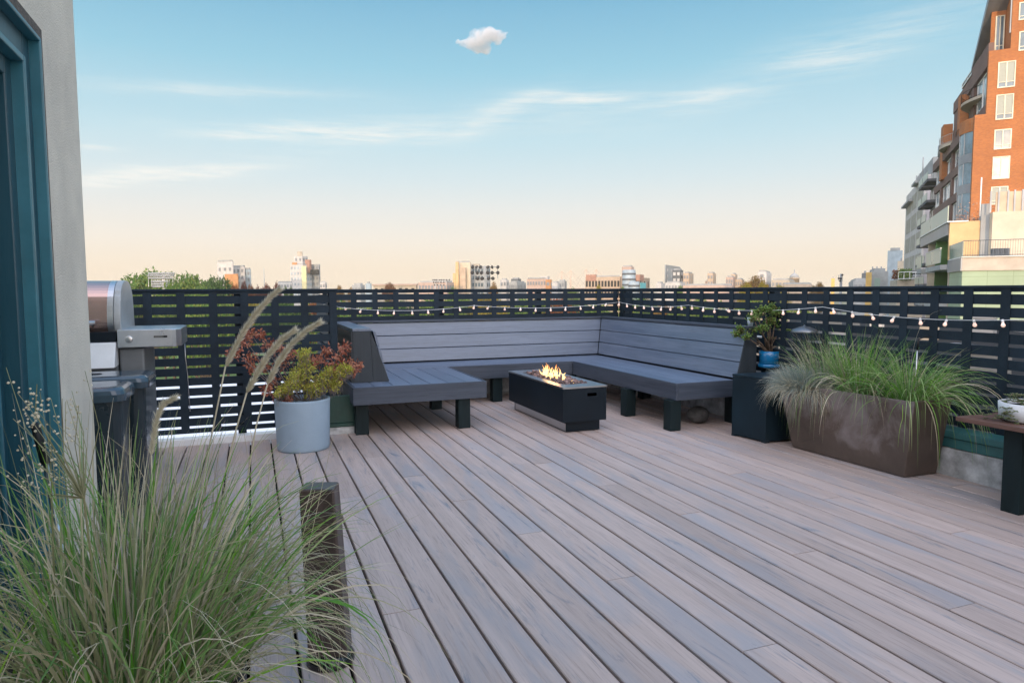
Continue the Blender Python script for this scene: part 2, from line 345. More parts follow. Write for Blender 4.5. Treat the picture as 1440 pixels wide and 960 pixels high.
# ------------------------------------------------------------------ own building: roof slab and penthouse
def penthouse():
    XW = -.644
    t = thing('penthouse', 'pale stucco rooftop penthouse wall with a teal door at the left edge', 'building', (XW, 3.288, 0))
    w = MB()
    dy0, dy1, dh = 1.55, 2.784, 2.016      # door opening
    w.box(-6.5, XW, -12, dy0, -.3, 3.5).box(-6.5, XW, dy1, 3.288, -.3, 3.5).box(-6.5, XW, dy0, dy1, dh, 3.5).box(-6.5, XW-.35, dy0, dy1, -.3, dh)
    w.build('wall', MT['stucco'], t)
    MB().box(-6.6, XW+.06, -12.1, 3.35, 3.5, 3.62).build('coping', MT['concrete'], t)
    s = MB(); s.box(XW-.02, XW+.003, dy1-.05, dy1-.002, 0, dh-.002).box(XW-.02, XW+.003, dy0, dy1-.05, dh-.045, dh-.002); s.build('sealant_strip', MT['sealant'], t)
    d = MB().box(XW-.15, XW-.10, dy0+.02, dy1-.22, 0, dh-.16).build('door', MT['teal'], t)
    f = MB()
    # stepped frame of the opening: outer casing, stop, inner jamb
    y = dy1-.05; z = dh-.045
    f.box(XW-.20, XW-.022, y-.085, y, 0, z).box(XW-.20, XW-.022, dy0, y-.085, z-.085, z)
    f.box(XW-.20, XW-.05, y-.17, y-.0852, 0, z-.0852).box(XW-.20, XW-.05, dy0, y-.17, z-.17, z-.0852)
    f.build('door_frame', MT['teal'], d, bevel=.004)
    e = MB()
    e.box(XW-.03, XW+.012, y-.014, y+.001, 0, z+.001).box(XW-.03, XW+.012, dy0, y-.014, z-.013, z+.001)
    e.box(XW-.06, XW-.012, y-.112, y-.090, 0, z-.09).box(XW-.06, XW-.012, dy0, y-.112, z-.112, z-.09)
    e.build('frame_bead', MT['teal_lt'], d, bevel=.004)
    g = MB().box(XW-.105, XW-.096, dy0+.14, dy1-.36, .25, dh-.30).build('glass', MT['glass_dark'], d)
    q = MB()
    q.tube([(XW-.085, dy1-.335, .05), (XW-.085, dy1-.335, dh-.2)], .010, 8); q.tube([(XW-.085, dy1-.40, .05), (XW-.085, dy1-.40, dh-.2)], .010, 8)
    q.tube([(XW-.07, dy1-.56, .05), (XW-.07, dy1-.56, dh-.2)], .018, 8)
    q.build('door_moulding', MT['teal_lt'], d)
    r = MB().box(-6.5, 4.25, -14, 7.3, -3.0, -.301).box(-6.5, -2.1, 3.3, 5.6, -.3, .02)
    r.build('roof_slab', MT['concrete'])['kind'] = 'structure'
penthouse()

# ------------------------------------------------------------------ fences
def fence(name, label, ax, c, a0, a1, posts, sgn, batt0, top=1.143, row0=1.101, rows=14, zbot=.085):
    """ax 'x': runs along X at Y=c ; ax 'y': runs along Y at X=c. sgn: side of the deck (-1)"""
    base = (a0, c, 0) if ax == 'x' else (c, a0, 0)
    t = thing(name, label, 'fence', base)
    def bx(mb, u0, u1, d0, d1, z0, z1):
        if ax == 'x': mb.box(u0, u1, c+d0, c+d1, z0, z1)
        else: mb.box(c+d0, c+d1, u0, u1, z0, z1)
    P = .0755
    s = MB(); fr = random.Random(5)
    zt = row0-.011
    bx(s, a0, a1, 0, .018, row0+.008, top-.014)
    for k in range(rows):
        z1 = row0-(.0095 if k else .006)-k*P; z0 = max(row0-.0755-k*P+.0095, zbot)
        if z1 <= z0: break
        j = fr.uniform(-.0015, .0015)
        bx(s, a0, a1, j, .018+j, z0+j, z1+j)
    if row0-.012-rows*P > zbot: bx(s, a0, a1, 0, .018, zbot, row0-.012-rows*P+.0)
    s.build('slat_panel', MT['fence'], t)
    b = MB(); u = batt0
    while u < a1-.02:
        if u > a0+.02: bx(b, u-.028, u+.028, -.006, -.0012, zbot, top-.0145)
        u += .2175
    b.build('batten_panel', MT['fence'], t)
    r = MB(); bx(r, a0, a1, -.012, .05, top-.014, top+.004); r.build('top_rail', MT['fence'], t, bevel=.003)
    for pz in posts:
        pb = MB(); bx(pb, pz-.03, pz+.03, .040, .10, -.1, top-.016); pb.build('post', MT['fence'], t)
    return t
fence('slatted_fence', 'dark slate slatted fence behind the barbecue and the round grey pot', 'x', 5.50, -2.3, .622, [-1.2, -.1, .59], -1, -.709-.2175*6, zbot=.075)
fence('slatted_fence', 'dark slate slatted fence behind the long back bench', 'x', 7.04, .622, 4.06, [.70, 1.9, 3.05], -1, .75)
fence('slatted_fence', 'dark slate slatted fence on the right behind the brown planter', 'y', 4.06, -1.0, 7.03, [1.2, 2.45, 4.55, 6.98], -1, 3.706-.2175*21)
# return of the fence between the two depths (faces the bench)
rt_ = thing('slatted_fence', 'short dark slatted fence return beside the left bench backrest', 'fence', (.622, 5.52, 0))
s = MB()
for k in range(15):
    z1 = 1.101-.012-k*.0755; s.box(.60, .618, 5.521, 7.038, z1-.0515, z1)
s.build('slat_panel', MT['fence'], rt_); MB().box(.598, .64, 5.551, 7.0, 1.113, 1.147).build('top_rail', MT['fence'], rt_)
# curbs and base rails
cb = MB(); cb.box(3.905, 4.03, -1.0, 7.0, -.02, .172); o = cb.build('concrete_curb', MT['concrete'], bevel=.006); tag(o, 'pale mottled concrete curb under the teal rail at right', 'curb')
gr = MB(); gr.box(3.898, 4.04, -1.0, 7.0, .176, .235).box(3.885, 4.04, -1.0, 7.0, .238, .279); o = gr.build('base_rail', MT['rail_green'], bevel=.004); tag(o, 'teal painted base rail on the right curb behind the planter', 'rail')
cb = MB(); cb.box(-2.0, .42, 5.425, 5.52, -.02, .046); o = cb.build('concrete_curb', MT['whitepot'], bevel=.004); tag(o, 'thin white curb strip at the foot of the left fence', 'curb')
cb = MB(); cb.box(.44, .735, 5.42, 5.53, -.02, .055); o = cb.build('concrete_curb', MT['concrete'], bevel=.004); tag(o, 'small pale concrete curb block behind the round grey pot', 'curb')
gr = MB(); gr.box(.44, .735, 5.43, 5.49, .085, .30).box(.44, .735, 5.41, 5.53, .056, .084); o = gr.build('base_rail', MT['rail_dkgreen'], bevel=.004); tag(o, 'dark green base panel between the round grey pot and the bench', 'rail')
cb = MB(); cb.box(.64, 4.0, 6.98, 7.03, -.02, .172); o = cb.build('concrete_curb', MT['concrete'], bevel=.006); tag(o, 'pale concrete curb in the shade under the back bench', 'curb')

# ------------------------------------------------------------------ bench (one U-shaped built-in bench)
def bench():
    t = thing('corner_bench', 'long grey plank bench wrapping three sides of the deck corner', 'bench', (1.785, 5.23, 0))
    ZS = .385; TH = .137
    # seat surfaces: left arm boards along Y
    s = MB()
    xs = 0.72; n = 7; wd = (1.785-.022-xs)/n
    for i in range(n): s.box(xs+i*wd+.003, xs+(i+1)*wd-.003, 5.252, 6.36, ZS-.022, ZS)
    s.build('seat', MT['bench_y'], t, bevel=.003)
    s = MB()
    for i in range(4): s.box(1.0 if i > 0 else .72, 3.70, 6.385+i*.138+.002, 6.385+(i+1)*.138-.002, ZS-.022, ZS-.0002)
    s.build('seat', MT['bench_x'], t, bevel=.003)
    s = MB(); xr = 3.145
    for i in range(4): s.box(xr+i*.139+.002, xr+(i+1)*.139-.002, 4.522, 6.383, ZS-.022, ZS+.0002)
    s.build('seat', MT['bench_y'], t, bevel=.003)
    # fascia boards
    z0 = ZS-TH
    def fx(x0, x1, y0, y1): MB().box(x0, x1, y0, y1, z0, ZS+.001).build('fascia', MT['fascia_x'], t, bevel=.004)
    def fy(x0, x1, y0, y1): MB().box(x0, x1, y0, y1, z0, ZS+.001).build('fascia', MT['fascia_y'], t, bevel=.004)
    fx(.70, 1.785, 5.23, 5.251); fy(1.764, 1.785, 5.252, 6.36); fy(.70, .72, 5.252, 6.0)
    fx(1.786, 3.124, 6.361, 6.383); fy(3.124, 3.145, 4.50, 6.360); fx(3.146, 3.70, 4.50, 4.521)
    # backrests: three planks each, leaning, with a cap
    zb, zt = ZS+.012, .80; ph = (zt-zb)/3
    back_y0, lean = 6.885, .105
    def plank_x(i):
        a = zb+i*ph+.004; b = zb+(i+1)*ph-.004
        ya = back_y0+lean*(a-zb)/(zt-zb); yb = back_y0+lean*(b-zb)/(zt-zb); th = .022
        xr_a = 3.70+ .10*(a-zb)/(zt-zb)-.002; xr_b = 3.70+.10*(b-zb)/(zt-zb)-.002
        xl = 1.0
        m_ = MB(); vs = [(xl, ya, a), (xr_a, ya, a), (xr_b, yb, b), (xl, yb, b)]
        m_.prism(vs, (0, th, .004)); m_.build('backrest_plank', MT['bench_x'], t, bevel=.002)
    def plank_y(i, X0, sg, y0, yend):
        a = zb+i*ph+.004; b = zb+(i+1)*ph-.004
        xa = X0+sg*.10*(a-zb)/(zt-zb); xb = X0+sg*.10*(b-zb)/(zt-zb)
        ye_a = back_y0+lean*(a-zb)/(zt-zb)-.003; ye_b = back_y0+lean*(b-zb)/(zt-zb)-.003
        m_ = MB(); m_.prism([(xa, y0, a), (xa, ye_a, a), (xb, ye_b, b), (xb, y0, b)], (sg*.022, 0, .004)); m_.build('backrest_plank', MT['bench_y'], t, bevel=.002)
    for i in range(3): plank_x(i); plank_y(i, 3.703, 1, 4.50, 0); plank_y(i, 1.035, -1, 5.552, 0)
    MB().box(.90, 3.80, 6.975, 7.036, .803, .825).build('backrest_cap', MT['fascia_x'], t, bevel=.003)
    MB().box(3.795, 3.90, 4.49, 7.036, .8035, .8255).build('backrest_cap', MT['fascia_y'], t, bevel=.003)
    MB().box(.745, .895, 5.53, 6.974, .803, .8253).build('backrest_cap', MT['bench_y'], t, bevel=.003)
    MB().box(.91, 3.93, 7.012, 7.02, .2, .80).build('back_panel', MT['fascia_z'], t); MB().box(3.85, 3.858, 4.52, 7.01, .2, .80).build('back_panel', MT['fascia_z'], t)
    # end panels
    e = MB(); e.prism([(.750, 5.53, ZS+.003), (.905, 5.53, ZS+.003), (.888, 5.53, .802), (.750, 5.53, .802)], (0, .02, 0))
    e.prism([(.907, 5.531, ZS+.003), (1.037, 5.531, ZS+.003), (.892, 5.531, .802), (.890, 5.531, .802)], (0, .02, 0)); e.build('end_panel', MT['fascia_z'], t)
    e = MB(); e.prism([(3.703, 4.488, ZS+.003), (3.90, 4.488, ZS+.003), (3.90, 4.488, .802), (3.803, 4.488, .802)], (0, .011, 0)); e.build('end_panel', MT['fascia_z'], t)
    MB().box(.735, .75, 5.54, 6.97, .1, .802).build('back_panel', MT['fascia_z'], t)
    for (x, y) in ((.725, 5.32), (1.545, 5.26), (1.56, 6.21), (.73, 6.2), (2.24, 6.38), (3.08, 5.20), (3.08, 6.39), (3.063+.02, 4.52), (3.75, 4.6), (3.75, 6.0)):
        if x == 2.24: x, y = 2.25, 6.41
        MB().box(x+.004, x+.105, y, y+.10, .0, z0-.001 if not 3.0 < x < 3.15 else z0-.001).build('leg', MT['leg'], t, bevel=.004)
    for y in (5.5, 6.1): MB().box(.75, 1.76, y, y+.04, z0+.01, ZS-.023).build('joist', MT['leg'], t)
    MB().box(3.17, 3.69, 5.0, 5.04, z0+.01, ZS-.023).build('joist', MT['leg'], t)
    MB().box(1.8, 3.1, 6.60, 6.64, z0+.01, ZS-.023).build('joist', MT['leg'], t)
bench()

# ------------------------------------------------------------------ fire pit
def firepit():
    x0, x1, y0, y1, zb, zt = 2.255, 2.640, 4.76, 5.96, .088, .368
    t = thing('fire_pit', 'low black rectangular gas fire pit table with burning flames', 'fire pit', (x0, y0, 0))
    th = .012; b = MB()
    hx0, hx1, hz0, hz1 = 2.468, 2.552, .285, .312      # slot in the short face
    b.box(x0, x0+th, y0, y1, zb, zt-.014).box(x1-th, x1, y0, y1, zb, zt-.014).box(x0+th, x1-th, y1-th, y1, zb, zt-.014)
    b.box(x0+th, hx0, y0, y0+th, zb, zt-.014).box(hx1, x1-th, y0, y0+th, zb, zt-.014).box(hx0, hx1, y0, y0+th, zb, hz0).box(hx0, hx1, y0, y0+th, hz1, zt-.014)
    b.box(x0+th, x1-th, y0+th, y1-th, zb, zb+.01)
    b.build('body', MT['blackmetal'], t, bevel=0)
    MB().box(2.298, 2.598, 4.795, 5.92, .006, zb-.001).build('base', MT['blackmetal'], t)
    MB().box(2.2965, 2.2975, 4.80, 5.90, .010, .070).build('base_trim', MT['steel'], t)
    r = MB(); ix0, ix1, iy0, iy1 = x0+.075, x1-.075, y0+.16, y1-.15
    r.box(x0-.004, x1+.004, y0-.004, iy0, zt-.0135, zt).box(x0-.004, x1+.004, iy1, y1+.004, zt-.0135, zt).box(x0-.004, ix0, iy0, iy1, zt-.0135, zt).box(ix1, x1+.004, iy0, iy1, zt-.0135, zt)
    r.build('top_rim', MT['steel'], t)
    MB().box(ix0-.02, ix1+.02, iy0-.02, iy1+.02, zt-.07, zt-.05).build('tray', MT['blackmetal'], t)
    l = MB()
    for i in range(520):
        l.blob((rnd.uniform(ix0+.008, ix1-.008), rnd.uniform(iy0+.008, iy1-.008), zt-.022+rnd.uniform(0, .034)), rnd.uniform(.008, .017), 1, jit=.28, sc=(1, 1, .8))
    tag(l.build('lava_rocks', MT['lava'], t), kind='stuff')
    # flames
    mt, nt, pb = principled('flame'); N = nt.nodes.new; L = nt.links.new
    tc = N('ShaderNodeTexCoord'); sp = N('ShaderNodeSeparateXYZ'); L(tc.outputs['Object'], sp.inputs[0])
    mr = N('ShaderNodeMapRange'); L(sp.outputs[2], mr.inputs[0]); mr.inputs['From Min'].default_value = zt-.01; mr.inputs['From Max'].default_value = zt+.11
    cr = N('ShaderNodeValToRGB'); L(mr.outputs[0], cr.inputs[0]); cr.color_ramp.elements[0].color = (1, .62, .22, 1); cr.color_ramp.elements[1].color = (1, .30, .05, 1)
    e = cr.color_ramp.elements.new(.35); e.color = (1, .72, .30, 1)
    lw = N('ShaderNodeLayerWeight'); lw.inputs[0].default_value = .35
    em = N('ShaderNodeEmission'); L(cr.outputs[0], em.inputs[0]); em.inputs[1].default_value = 2.7
    tr = N('ShaderNodeBsdfTransparent'); mx = N('ShaderNodeMixShader')
    m2 = N('ShaderNodeMath'); m2.operation = 'MULTIPLY_ADD'; L(lw.outputs['Facing'], m2.inputs[0]); m2.inputs[1].default_value = .75; m2.inputs[2].default_value = .12
    L(m2.outputs[0], mx.inputs[0]); L(em.outputs[0], mx.inputs[1]); L(tr.outputs[0], mx.inputs[2]); L(mx.outputs[0], nt.nodes['Material Output'].inputs[0])
    fr = random.Random(21)
    spots = [(5.62, .115, .010), (5.60, .06, .009)]+[(fr.gauss(5.36, .12), fr.uniform(.035, .115), fr.uniform(.007, .013)) for _ in range(30)]+[(5.36, .125, .012), (5.30, .13, .012), (5.02, .03, .006)]
    for (yy, h, w) in spots:
        f = MB(); x = (ix0+ix1)/2+fr.uniform(-.05, .05); y = yy+fr.uniform(-.015, .015)
        pts = []; rs = []; ph = fr.uniform(0, 6); k = 12
        for i in range(k):
            u = i/(k-1)
            pts.append((x+math.sin(u*5+ph)*.020*u+fr.uniform(-.002, .002), y+math.cos(u*4.2+ph)*.030*u, zt-.012+h*u))
            rs.append(max(.0008, w*(math.sin(min(1, u*1.6+.28)*math.pi*.5)**1)*(1-u)**.85*(1+.25*math.sin(u*13+ph))))
        f.tube(pts, rs, 10); f.build('flame', mt, t)
    fl_ = bpy.data.lights.new('flame_glow', 'POINT'); fl_.energy = 1.1; fl_.color = (1, .45, .18); fl_.shadow_soft_size = .06; fo = bpy.data.objects.new('flame_glow', fl_); COL.objects.link(fo); fo.parent = t; fo.location = ((ix0+ix1)/2-x0, 5.36-y0, zt+.075)
    for i in range(0):
        q = MB(); q.tube([(2.42+fr.uniform(-.08, .08), 5.28+fr.uniform(-.15, .15), zt+fr.uniform(.10, .17)), (2.42+fr.uniform(-.08, .08), 5.28+fr.uniform(-.15, .15), zt+.12)][:1]*1+[(2.40, 5.3, zt+.14)], .0005, 4) if False else None
firepit()

# ------------------------------------------------------------------ leaf / blade makers
def leaf(mb, c, d, n, L_, W, mi=0):
    d = d.normalized(); s = d.cross(n)
    if s.length < 1e-3: s = d.cross(Vector((1, .3, .2)))
    s.normalize(); c = Vector(c); nn = s.cross(d)
    mb.add([c, c+d*L_*.45+s*W*.5+nn*W*.12, c+d*L_, c+d*L_*.45-s*W*.5+nn*W*.12], [(0, 1, 2), (0, 2, 3)], mi)
def rv(r=rnd):
    while True:
        v = Vector((r.uniform(-1, 1), r.uniform(-1, 1), r.uniform(-1, 1)))
        if .05 < v.length < 1: return v.normalized()
def blade(mb, p, d0, L_, w, droop, seg=7, mi=0, r=rnd, side=None):
    """a tapered grass blade starting at p heading d0 and bending over under its weight"""
    p = Vector(p); d = d0.normalized(); step = L_/seg
    hor = Vector((d.x, d.y, 0)); hor = hor.normalized() if hor.length > .01 else rv(r)
    s = d.cross(Vector((0, 0, 1)));
    if s.length < .01: s = Vector((1, 0, 0))
    s.normalize(); tw = r.uniform(-1.2, 1.2); s = (Matrix.Rotation(tw, 3, d) @ s)
    vs = []
    kink = r.randint(2, seg) if r.random() < .14 else -1
    for i in range(seg+1):
        u = i/seg; ww = w*(.55+.45*min(1, u*4))*(1-u**2.2)*.5+.0002
        vs += [p-s*ww, p+s*ww]
        d = (d+Vector((0, 0, -1))*droop*step*(.4+1.6*u)*4+hor*.06*droop*step).normalized()
        if i == kink: d = (d+rv(r)*.9+Vector((0, 0, -.5))).normalized()
        s = (s-d*s.dot(d)).normalized(); p = p+d*step
    mb.add(vs, [(2*i, 2*i+1, 2*i+3, 2*i+2) for i in range(seg)], mi, True)
    return p
def clump(mb, c, rx, ry, n, L0, L1, spread, droop, w, mis, bias=(0, 0), seed=1, seg=7, power=1.0):
    r = random.Random(seed)
    for i in range(n):
        a = r.uniform(0, 2*math.pi); q = math.sqrt(r.random())
        p = Vector((c[0]+math.cos(a)*q*rx, c[1]+math.sin(a)*q*ry, c[2]+r.uniform(-.01, .01)))
        ang = spread*(q**.6)*r.uniform(.25, 1.0)**power; a2 = a+r.gauss(0, .5)
        d = Vector((math.cos(a2)*math.sin(ang)+bias[0]*r.random(), math.sin(a2)*math.sin(ang)+bias[1]*r.random(), math.cos(ang)))
        L_ = r.uniform(L0, L1)
        x = r.random(); acc = 0; mi = mis[-1][0]
        for m_, pr in mis:
            acc += pr
            if x < acc: mi = m_; break
        blade(mb, p, d, L_, w*r.uniform(.6, 1.3), droop*r.uniform(.5, 1.5), seg, mi, r)
def plume(mb, pts, rad, n, r, L_=.012, mi=0):
    pts = [Vector(p) for p in pts]
    for i in range(n):
        u = r.random(); x = u*(len(pts)-1); k = min(int(x), len(pts)-2); p = pts[k].lerp(pts[k+1], x-k); t = (pts[k+1]-pts[k]).normalized()
        rr = rad*(math.sin(math.pi*min(1, u*.92+.06))**.6)
        v = rv(r); v = (v-t*v.dot(t)).normalized()
        d = (t*1.1+v*.7).normalized(); a = p+v*rr*r.uniform(0, .7)
        s = d.cross(rv(r)).normalized()*.0009
        mb.add([a-s, a+s, a+d*L_*r.uniform(.6, 1.2)], [(0, 1, 2)], mi)

# ------------------------------------------------------------------ round pot with shrub and red-leaved plant
def roundpot():
    c = (.315, 5.03, 0); r0, r1, h = .178, .192, .362
    t = MB(); t.lathe([(r0, 0), (r0+.004, .02), (r1, h-.012), (r1, h), (r1-.022, h), (r1-.025, h-.03)], c, 48)
    o = t.build('round_planter', MT['greypot']); tag(o, 'pale blue grey round planter standing in front of the left fence', 'planter')
    s = MB(); s.lathe([(.001, h-.05), (r1-.027, h-.05)], c, 24); q = s.build('soil', MT['soil'], o)
    # lime shrub
    sh = thing('shrub', 'low yellow green shrub filling the round grey planter', 'shrub', (c[0], c[1], h-.05))
    f = MB(); w = MB(); r = random.Random(4)
    cl = [(412, 540, .075), (430, 520, .085), (427, 500, .06), (450, 535, .085), (465, 525, .075), (438, 548, .08), (402, 548, .05), (480, 522, .05), (420, 532, .09), (489, 520, .035), (395, 552, .04), (470, 541, .06)]
    for (x, y, R_) in cl:
        for k in range(60):
            b = atY(x, y, 4.98+r.uniform(-.1, .14)); e = b+rv(r)*R_*r.uniform(.2, 1)
            e.z = max(e.z, h-.03); st = e-Vector((0, 0, 1))*.05+rv(r)*.02; w.tube([st, e], .0012, 4)
            for j in range(9):
                leaf(f, e+rv(r)*.014, (rv(r)+Vector((0, 0, .5))), rv(r), r.uniform(.013, .022), r.uniform(.008, .013))
    f.build('foliage', MT['lime_leaf'], sh); tag(w.build('stems', MT['twig'], sh), kind='stuff')
    rd = thing('red_leaved_plant', 'branching plant with dusky red leaves behind the lime shrub', 'plant', (c[0], c[1]+.05, h-.05))
    f = MB(); w = MB()
    base = Vector((c[0], c[1]+.08, h-.06))
    br = [((345, 478), .04), ((330, 495), .04), ((352, 505), .045), ((380, 485), .045), ((372, 515), .04), ((400, 510), .045), ((392, 490), .04), ((357, 520), .03), ((383, 535), .035), ((375, 548), .03),
          ((480, 495), .045), ((470, 510), .05), ((490, 512), .04), ((498, 520), .035), ((460, 492), .035), ((450, 508), .04), ((485, 488), .035), ((505, 512), .025), ((470, 525), .035), ((408, 498), .04), ((440, 505), .03), ((366, 470), .025), ((478, 530), .025), ((390, 558), .028), ((405, 560), .025), ((352, 468), .03)]
    for ((x, y), R_) in br:
        e = atY(x, y, 5.06+r.uniform(-.12, .16)); mid = base.lerp(e, .5)+Vector((0, 0, -.02))+rv(r)*.02
        w.tube([base+rv(r)*.02, mid, e], [.004, .003, .0015], 5)
        for k in range(72):
            p = e+rv(r)*R_*1.25*r.random()**.5
            d = (p-e)*8+Vector((0, 0, -.35))+rv(r)*.7
            leaf(f, p, d, rv(r), r.uniform(.022, .035), r.uniform(.011, .017))
    f.build('foliage', MT['red_leaf'], rd); w.build('branches', MT['twig'], rd)
roundpot()

# ------------------------------------------------------------------ cube table, jade plant
def rightside():
    # cube, slightly turned
    A = Vector((3.446, 4.225, 0)); B = Vector((3.492, 3.905, 0)); ex = Vector((.37, -.02, 0)); H_ = .482
    t = thing('cube_side_table', 'dark blue black cube side table between bench and brown planter', 'table', B)
    ey = A-B
    def P(a, b, z): return B+ex*a+ey*b+Vector((0, 0, z))
    m_ = MB(); m_.prism([P(0, 0, .012), P(1, 0, .012), P(1, 1, .012), P(0, 1, .012)], (0, 0, H_-.032)); m_.build('body', MT['cubebox'], t, bevel=.003)
    m_ = MB(); m_.prism([P(-.005, -.005, H_-.019), P(1.005, -.005, H_-.019), P(1.005, 1.005, H_-.019), P(-.005, 1.005, H_-.019)], (0, 0, .019)); m_.build('top', MT['cubebox'], t, bevel=.003)
    for a, b in ((.0, .0), (.9, 0), (0, .88), (.9, .88)):
        m_ = MB(); m_.prism([P(a, b, 0), P(a+.1, b, 0), P(a+.1, b+.12, 0), P(a, b+.12, 0)], (0, 0, .0115)); m_.build('foot', MT['cubebox'], t)
    # blue pot
    pc = gz(1087, 517, H_); pc = Vector((pc.x+.01, pc.y+.06, H_))
    o = MB().lathe([(.080, .012), (.080, .09), (.083, .136), (.077, .136), (.074, .11)], pc, 40).build('plant_pot', MT['bluepot']); tag(o, 'glossy cobalt blue pot with saucer on the cube table', 'pot')
    MB().lathe([(.072, 0), (.086, .001), (.088, .012), (.088, .028), (.082, .028), (.081, .013)], pc, 40).build('saucer', MT['bluepot'], o)
    MB().lathe([(.001, .118), (.0745, .118)], pc, 20).build('soil', MT['soil'], o)
    j = thing('jade_plant', 'jade plant with thick branching trunks growing in the blue pot', 'plant', pc+Vector((0, 0, .105)))
    r = random.Random(9); w = MB(); f = MB(); base = pc+Vector((0, 0, .10)); Yj = pc.y
    heads = [((1075, 436), .05), ((1060, 447), .045), ((1092, 440), .05), ((1084, 452), .05), ((1047, 468), .045), ((1036, 470), .035), ((1058, 465), .045), ((1072, 462), .045), ((1097, 458), .04), ((1094, 470), .04), ((1108, 466), .03), ((1066, 440), .04), ((1087, 432), .035), ((1050, 474), .03), ((1083, 476), .03), ((1106, 447), .02), ((1102, 478), .02), ((1040, 462), .03)]
    for i, ((x, y), R_) in enumerate(heads):
        e = atY(x, y, Yj+r.uniform(-.08, .08)); s = base+Vector((r.uniform(-.018, .018), r.uniform(-.018, .018), 0))
        m1 = s.lerp(e, .4)+Vector(((s.x-e.x)*.12, 0, .005)); m2 = s.lerp(e, .75)+rv(r)*.008
        w.tube([s, m1, m2, e], [.009, .006, .004, .003], 7)
        for k in range(int(R_*3200)):
            p = e+Vector((r.gauss(0, 1)*R_*.50, r.gauss(0, 1)*R_*.50, r.gauss(0, 1)*R_*.34))
            d = rv(r)+Vector((0, 0, .6)); d.normalize(); s_ = d.cross(rv(r)).normalized(); n_ = s_.cross(d); l, wd = r.uniform(.018, .027), r.uniform(.014, .019)
            vs = [p, p+d*l*.5+s_*wd*.5, p+d*l, p+d*l*.5-s_*wd*.5, p+d*l*.5+n_*.0022, p+d*l*.5-n_*.0022]
            f.add(vs, [(0, 1, 4), (1, 2, 4), (2, 3, 4), (3, 0, 4), (1, 0, 5), (2, 1, 5), (3, 2, 5), (0, 3, 5)], 0, True)
    w.build('trunk', MT['bark'], j); f.build('foliage', MT['jade_leaf'], j)
    # brown trough planter, tapered
    b1 = Vector((3.583, 3.735, 0)); b2 = Vector((3.612, 2.865, 0)); dep = Vector((.262, -.008, 0)); Hh = .468
    pl = thing('trough_planter', 'large brown trough planter with chalky bloom standing by the right fence', 'planter', b2)
    t1 = Vector((3.500, 3.79, Hh)); t2 = Vector((3.600, 2.805, Hh)); td = Vector((.30, -.01, 0))
    lo = [b2, b2+dep, b1+dep, b1]; hi = [t2, t2+td, t1+td, t1]
    for q in (lo+hi): pass
    def lerp4(a, b, u): return [x.lerp(y, u) for x, y in zip(a, b)]
    cen = sum(hi, Vector())/4
    inn = [cen+(h-cen)*.93 for h in hi]; inn2 = [Vector((v.x, v.y, Hh-.05)) for v in inn]
    mb = MB(); L0 = [v+Vector((0, 0, .004)) for v in lo]; vs = L0+hi+inn+inn2; fs = [(3, 2, 1, 0)]
    for k in (0, 4, 8):
        for i in range(4): fs.append((k+i, k+(i+1) % 4, k+4+(i+1) % 4, k+4+i))
    mb.add(vs, fs)
    # material with pale bloom
    mt = simple('planter_brown', (.085, .062, .050), .42, var=.2, scale=3, bump=.06)
    nt = mt.node_tree; N = nt.nodes.new; L = nt.links.new; pb = nt.nodes['Principled BSDF']; src = pb.inputs['Base Color'].links[0].from_socket
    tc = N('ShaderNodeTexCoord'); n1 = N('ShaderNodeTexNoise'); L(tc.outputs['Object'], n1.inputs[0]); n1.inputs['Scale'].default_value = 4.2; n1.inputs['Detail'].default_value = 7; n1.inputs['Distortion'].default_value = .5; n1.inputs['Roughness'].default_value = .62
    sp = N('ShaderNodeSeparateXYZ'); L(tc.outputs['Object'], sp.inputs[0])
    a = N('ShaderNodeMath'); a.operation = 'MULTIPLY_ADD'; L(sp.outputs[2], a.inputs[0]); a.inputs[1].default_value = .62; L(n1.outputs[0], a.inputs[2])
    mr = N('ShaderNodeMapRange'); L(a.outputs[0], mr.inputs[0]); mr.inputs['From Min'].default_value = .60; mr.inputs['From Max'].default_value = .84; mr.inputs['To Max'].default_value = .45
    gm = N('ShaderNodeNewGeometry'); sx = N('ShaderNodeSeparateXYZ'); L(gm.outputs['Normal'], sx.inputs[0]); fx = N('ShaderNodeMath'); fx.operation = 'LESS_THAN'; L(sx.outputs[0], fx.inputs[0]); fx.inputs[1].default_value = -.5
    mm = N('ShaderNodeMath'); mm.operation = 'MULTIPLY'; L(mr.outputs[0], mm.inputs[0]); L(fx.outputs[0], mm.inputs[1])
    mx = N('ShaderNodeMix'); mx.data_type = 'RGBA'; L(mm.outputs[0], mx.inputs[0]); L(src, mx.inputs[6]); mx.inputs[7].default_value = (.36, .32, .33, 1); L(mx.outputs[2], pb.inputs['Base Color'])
    mb.build('trough', mt, pl, bevel=.008)
    s = MB(); s.add([Vector((v.x, v.y, Hh-.045)) for v in inn], [(0, 1, 2, 3)]); s.build('soil', MT['soil'], pl)
    g = [MT['blade_green'], MT['blade_bright'], MT['blade_tan'], MT['blade_olive'], MT['blade_blue']]
    Z = Hh-.05
    def pos(u, d): return (t2.lerp(t1, u)+td*d).x, (t2.lerp(t1, u)+td*d).y, Z
    def plant(name, label, root, mb, mats):
        return tag(mb.build(name, mats, None), label, 'ornamental grass')
    def grass(label, c, specs):
        t_ = thing('ornamental_grass', label, 'grass plant', c)
        for nm, sp_ in specs:
            mb_ = MB()
            for kw in sp_: clump(mb_, c, **kw)
            tag(mb_.build(nm, g, t_), kind='stuff')
        return t_
